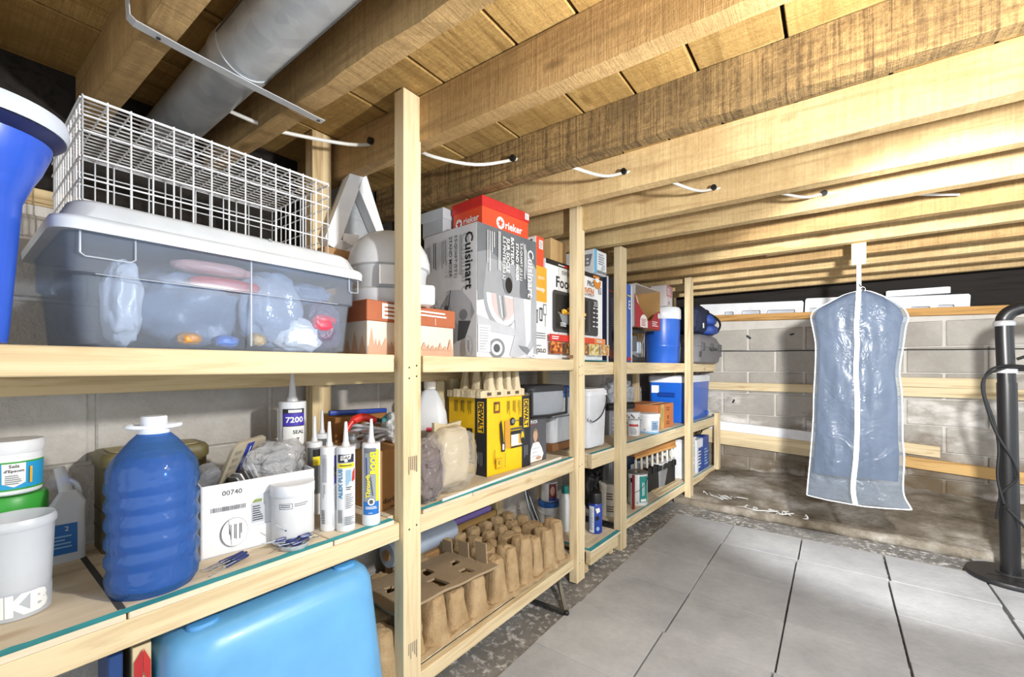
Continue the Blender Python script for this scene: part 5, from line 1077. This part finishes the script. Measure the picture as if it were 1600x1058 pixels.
q_ = uw(-.26, .80); t = thing('clear_bag', 'puffy crinkled clear bag on the grey carton near the third post', 'bag', (q_[0], q_[1], MZ1 + .161)); obj('bag_film', blob((0, 0, .085), (.10, .15, .115), .3, 2.4, 81, 5, 0.0, .9), CLEAR('puffy_film', '#d4dae2', .4, .1, None, 1, 20), t, 70); obj('bag_content', blob((0, 0, .06), (.06, .1, .058), .2, 3, 82, 3), P('#aeb6c2', .5), t, 60)
q_ = uw(-.16, .66); t = thing('black_tube', 'short black tube end lying on the grey carton edge', 'tube', (q_[0] + .0, q_[1] + .02, MZ1 + .187)); obj('tube_wall', tube(nb(), [(-.06, -.12, 0), (.03, .09, 0)], .024, 16), BLACK, t, True); obj('tube_mouth', tube(nb(), [(.03, .09, 0), (.0304, .091, 0)], .018, 16), DG, t)
q_ = uw(-.075, 1.04); c = Carton('cardboard_box', 'orange brown carton with green tape strip beside the white tub', (q_[0], q_[1], MZ1), .30, .24, .172, P('#b9713f', .75), -4); F = c.F; F.rect(.055, 0, .115, .1718, P('#c0a05c', .6)); F.lines(.07, .15, .12, .03, 3, P('#6f8a4a', .6), rot=1); F.rect(.02, 0, .023, .1718, P('#8a4f2a', .7)); F.lines(.16, .12, .06, .03, 2, P('#7c3a24', .6)); F.ell(.19, .075, .012, .014, P('#7c3a24', .6)); F.lines(.16, .02, .07, .03, 2, P('#7c3a24', .6)); c.done()
q_ = uw(-.09, 1.0); t = tag(obj('card_flap', prism(nb(), [(0, 0), (.24, 0), (.2, .09), (.03, .08)], lambda u, v, o: (-v, u, o), .004), P('#c8a97c', .8)), 'cream card flap lying over the orange brown carton', 'cardboard'); t.location = (q_[0] - .03, q_[1] + .02, MZ1 + .176); t.rotation_euler = (0, R(-8), R(-4))
q_ = uw(-.155, 1.60); t = thing('chest_cooler', 'big blue chest cooler with white lid at the far end of the middle deck', 'cooler', (q_[0] - .02, q_[1] + .23, MZ1), -3.4)
CB = P('#1b62cc', .35, coat=.2)
obj('cooler_body', loft(nb(), [rr(0, 0, .30 * k, .64 * j, .04, z, 6) for z, k, j in ((0, .90, .95), (.012, .94, .97), (.31, 1, 1), (.315, 1, 1))]), CB, t, 40); obj('cooler_lid', loft(nb(), [rr(0, 0, .31 * k, .65 * k, .04, z, 6) for z, k in ((.315, 1), (.34, 1.01), (.36, 1.0), (.37, .95))]), P('#e4e8ee', .4), t, 40)
obj('corner_label', B(-.12, -.06, -.323, -.321, .23, .29), WPRINT, t); obj('drain_plug', lathe(nb(), [(.02, 0), (.02, .008)], 16), CB, t).matrix_local = Matrix.Translation((.148, .24, .04)) @ Matrix.Rotation(R(90), 4, 'Y')
for sy in (-1, 1): obj('side_handle', B(-.07, .07, sy * .318 - .012, sy * .318 + .012, .20, .235, .006), P('#0f3f94', .4), t)

# ================================================================== hanging garment bag
YG = 2.872; kS = YG / 2.83
t = thing('coat_hanger', 'wooden block with grey metal bar hanging from a ceiling joist above the garment bag', 'hanger', (.104, YG, 1.53))
obj('hanger_block', B(-.031, .029, -.017, .017, 0, .22, .002), W['pinez'], t); obj('hanger_bar', B(-.0105, .0105, -.003, .003, -.155, .02, .001), P('#85898f', .45, .5), t)
obj('hook', tube(nb(), curve_pts([(0, 0, -.10), (.012, -.01, -.125), (.016, -.014, -.14), (0, -.016, -.152), (-.016, -.014, -.145)]), .0035, 7), STEEL, t, True)
obj('key_ring', tube(nb(), [(.014 + .012 * math.cos(a), -.012, -.130 + .012 * math.sin(a)) for a in [6.2832 * i / 18 for i in range(18)]], .0016, 6, True), STEEL, t, True)
obj('shoulder_bar', tube(nb(), curve_pts([(-.13, 0, -.235), (-.06, 0, -.19), (0, 0, -.165), (.06, 0, -.19), (.13, 0, -.235)]), .006, 8), DKSTEEL, t, True)
GL = [(.095, 1.388), (.041, 1.373), (-.023, 1.339), (-.079, 1.307), (-.099, 1.27), (-.092, 1.215), (-.079, 1.118), (-.081, .981), (-.087, .844), (-.09, .706), (-.101, .527), (-.112, .387), (-.118, .302)]
GR = [(.113, 1.388), (.15, 1.38), (.211, 1.343), (.267, 1.294), (.29, 1.243), (.281, 1.194), (.272, 1.107), (.258, .976), (.267, .858), (.269, .659), (.275, .548), (.272, .386), (.302, .306)]
gl, gr = curve_pts([(x * kS, 0, 1 + (z - 1) * kS) for x, z in GL], 6), curve_pts([(x * kS, 0, 1 + (z - 1) * kS) for x, z in GR], 6)
G = thing('garment_bag', 'translucent zipped garment bag with white piping hanging before the block wall', 'garment bag', (.1, YG, .3))
NV, NU = len(gl) - 1, 34; O = Vector((.1, 0, .3))
def gp(u, j, side, th, wr=1.0, sh=0):
    v = j / NV; a, b = gl[j], gr[j]; p = a.lerp(b, u)
    T = th * (sm(0, .12, v) * .6 + .4) * (1 - .55 * sm(.8, 1, v))
    bow = math.sin(math.pi * min(1, max(0, u))) ** .55
    w_ = wr * (.014 * noise.noise(Vector((p.x * 13 + sh, p.z * 3.2, side * 4))) + .007 * noise.noise(Vector((p.x * 34, p.z * 9 + sh, side * 7))))
    p.y = side * T * bow + w_ * bow; p.z += -.012 * sm(.9, 1, v) * math.sin(math.pi * u) ; return p - O
def gsheet(bm, us, js, th, wr, sh, close=True):
    f = [[bm.verts.new(gp(u, j, -1, th, wr, sh)) for u in us] for j in js]; k = [[bm.verts.new(gp(u, j, 1, th, wr, sh)) for u in us] for j in js]
    n, m = len(us), len(js)
    for g_ in (f, k):
        for j in range(m - 1):
            for i in range(n - 1): bm.faces.new((g_[j][i], g_[j][i+1], g_[j+1][i+1], g_[j+1][i]))
    for j in range(m - 1):
        for i in (0, n - 1): bm.faces.new((f[j][i], k[j][i], k[j+1][i], f[j+1][i]))
    for i in range(n - 1):
        for j in ((0, m - 1) if close else (0,)): bm.faces.new((f[j][i], f[j][i+1], k[j][i+1], k[j][i]))
    return bm
obj('bag_film', gsheet(nb(), [i / NU for i in range(NU + 1)], range(0, NV + 1), .052, 1, 0, False), M_BAG, G, 80)
obj('garment', gsheet(nb(), [.04 + .91 * i / NU for i in range(NU + 1)], range(3, int(NV * .905)), .036, 1.5, 3), P('#1f3858', .6, bmp=.5, bscale=20), G, 80)
obj('piping', tube(nb(), [p - O for p in gl[::-1] + gr[1:]], .0034, 6), P('#eef0f3', .5), G, True)
obj('hem', tube(nb(), [gp(i / 24, NV, -1, .052) for i in range(25)], .0028, 6), P('#eef0f3', .5), G, True)
bm = nb(); vv = []
for j in range(0, NV + 1):
    c_ = gp(.5, j, -1, .052) + Vector((.004 * math.sin(j * .15), -.0035, 0)); vv.append([bm.verts.new(c_ + Vector((d, e, 0))) for d, e in ((-.011, .002), (-.010, -.002), (.010, -.002), (.011, .002))])
for a, b in zip(vv, vv[1:]):
    for i in range(4): bm.faces.new((a[i], a[(i+1) % 4], b[(i+1) % 4], b[i]))
obj('zip_strip', bm, P('#f3f4f6', .45), G); obj('zip_pull', B(.000, .006, -.064, -.058, 1.005, 1.03, .001), P('#9a9da2', .4), G)

# ================================================================== black stand at the right
t = thing('pole_stand', 'black metal pole stand with round base and cables by the back wall', 'stand', (.66, 3.0, .005))
BK = P('#1b1b1d', .35)
obj('base_disc', lathe(nb(), [(.135, 0), (.148, .002), (.150, .012), (.146, .022), (.12, .026), (.05, .028), (.045, .034), (.0, .034)], 48), P('#1e1e20', .45, bmp=.1), t, 40)
obj('lower_pole', tube(nb(), [(0, 0, .03), (-.012, 0, .92)], .0335, 20), BK, t, True)
obj('upper_pole', tube(nb(), curve_pts([(-.012, 0, .90), (-.02, 0, 1.17), (-.016, 0, 1.23), (.02, 0, 1.262), (.09, .0, 1.268), (.5, .0, 1.272)], 8), [.0305] * 12 + [.029] * 29, 18), BK, t, True)
obj('clamp_band', lathe(nb(), [(.036, .965), (.0365, .967), (.0365, .982), (.036, .984)], 24, (-.0135, 0)), P('#c6c8ca', .4, .4), t, True); obj('end_collar', lathe(nb(), [(.034, 1.185), (.037, 1.19), (.037, 1.205), (.034, 1.21)], 22, (-.02, 0)), P('#b9bbbe', .35, .5), t, True)
obj('cross_arm', tube(nb(), [(.02, 0, .985), (.5, .06, .985)], .012, 10), BK, t, True); obj('brace_arm', tube(nb(), [(.02, 0, 1.03), (.5, .05, 1.25)], .007, 8), BK, t, True)
for q in (curve_pts([(.10, -.02, .99), (-.03, -.045, 1.0), (-.085, -.04, .96), (-.09, -.035, .86), (-.06, -.03, .74), (-.045, -.035, .62), (-.05, -.04, .48), (-.03, -.042, .36)], 6), curve_pts([(.08, -.02, .995), (-.04, -.05, .985), (-.10, -.05, .92), (-.075, -.045, .76), (-.045, -.045, .66), (0, -.045, .56), (.01, -.04, .48), (-.035, -.03, .40), (-.05, -.02, .28)], 6), curve_pts([(-.02, -.04, .34), (.03, -.04, .27), (.09, -.02, .17), (.16, .02, .16)], 6)):
    obj('power_cable', tube(nb(), q, .0055, 7), BLACK, t, True)
for (x, y) in ((.02, -.09), (-.06, -.06)): obj('base_slot', loft(nb(), [rr(x, y, .05, .016, .007, z, 4) for z in (.0262, .0282)]), P('#0d0d0e', .6), t)

# ================================================================== foam packing on the sill
FM = P('#eef0f4', .7, bmp=.25, bscale=150)
def foam(label, x0, x1, z0, z1, notches, y, d, tilt=0, group='foam packing on the sill'):
    t = thing('foam_packing', label, 'foam', (x0, y, z0), rot=(0, R(tilt), 0), group=group); L = x1 - x0; H_ = z1 - z0
    pl = [(0, 0)]
    for a, b, h in notches: pl += [(a * L, 0), (a * L, h * H_ * .85), (a * L + .006, h * H_), (b * L - .006, h * H_), (b * L, h * H_ * .85), (b * L, 0)]
    pl += [(L, 0), (L, H_ * .9), (L - .01, H_), (.01, H_), (0, H_ * .9)]
    obj('foam_block', prism(nb(), pl, lambda u, v, o: (u, o, v), d), FM, t); obj('foam_back', B(.004, L - .004, d, d + .012, 0, H_ * .92, .002), P('#c9ced6', .7), t); return t
foam('long white foam end cap with arched recesses left of the garment bag', -1.02, -.205, 1.468, 1.585, [(.27, .36, .36), (.44, .62, .42), (.68, .93, .4)], 4.30, .05, 2.6)
foam('shorter white foam end cap half hidden behind the garment bag', -.195, .14, 1.432, 1.565, [(.1, .36, .4), (.5, .8, .4)], 4.30, .05, 2.6)
foam('white foam end cap with square notches right of the garment bag', .28, .755, 1.408, 1.525, [(.12, .26, .3), (.36, .58, .34), (.66, .84, .4)], 4.29, .05, 2.2)
foam('flat white foam slab lying on the notched foam right of the bag', .315, .66, 1.526, 1.572, [], 4.29, .05, .6)
# crumpled film along the kerb: nobody could count its scraps
bm = nb()
for k in range(9):
    x0, y0 = -.84 + .075 * k + random.uniform(-.02, .02), 3.36 - .006 * k + random.uniform(-.03, .16 if k < 4 else .03)
    pts = [(x0 + random.uniform(-.05, .05) + .03 * i, y0 + random.uniform(-.02, .02), .035 + .012 * math.sin(i * 2 + k) + .01 * random.random()) for i in range(5)]
    tube(bm, curve_pts(pts, 4), [.002 + .0035 * random.random() for _ in range(17)], 5)
o = obj('film_scraps', bm, CLEAR('scrap_film', '#dfe0df', .35, .2), None, 60); o['kind'] = 'stuff'; tag(o, 'crumpled scraps of clear film along the kerb by the far shelf', 'film')
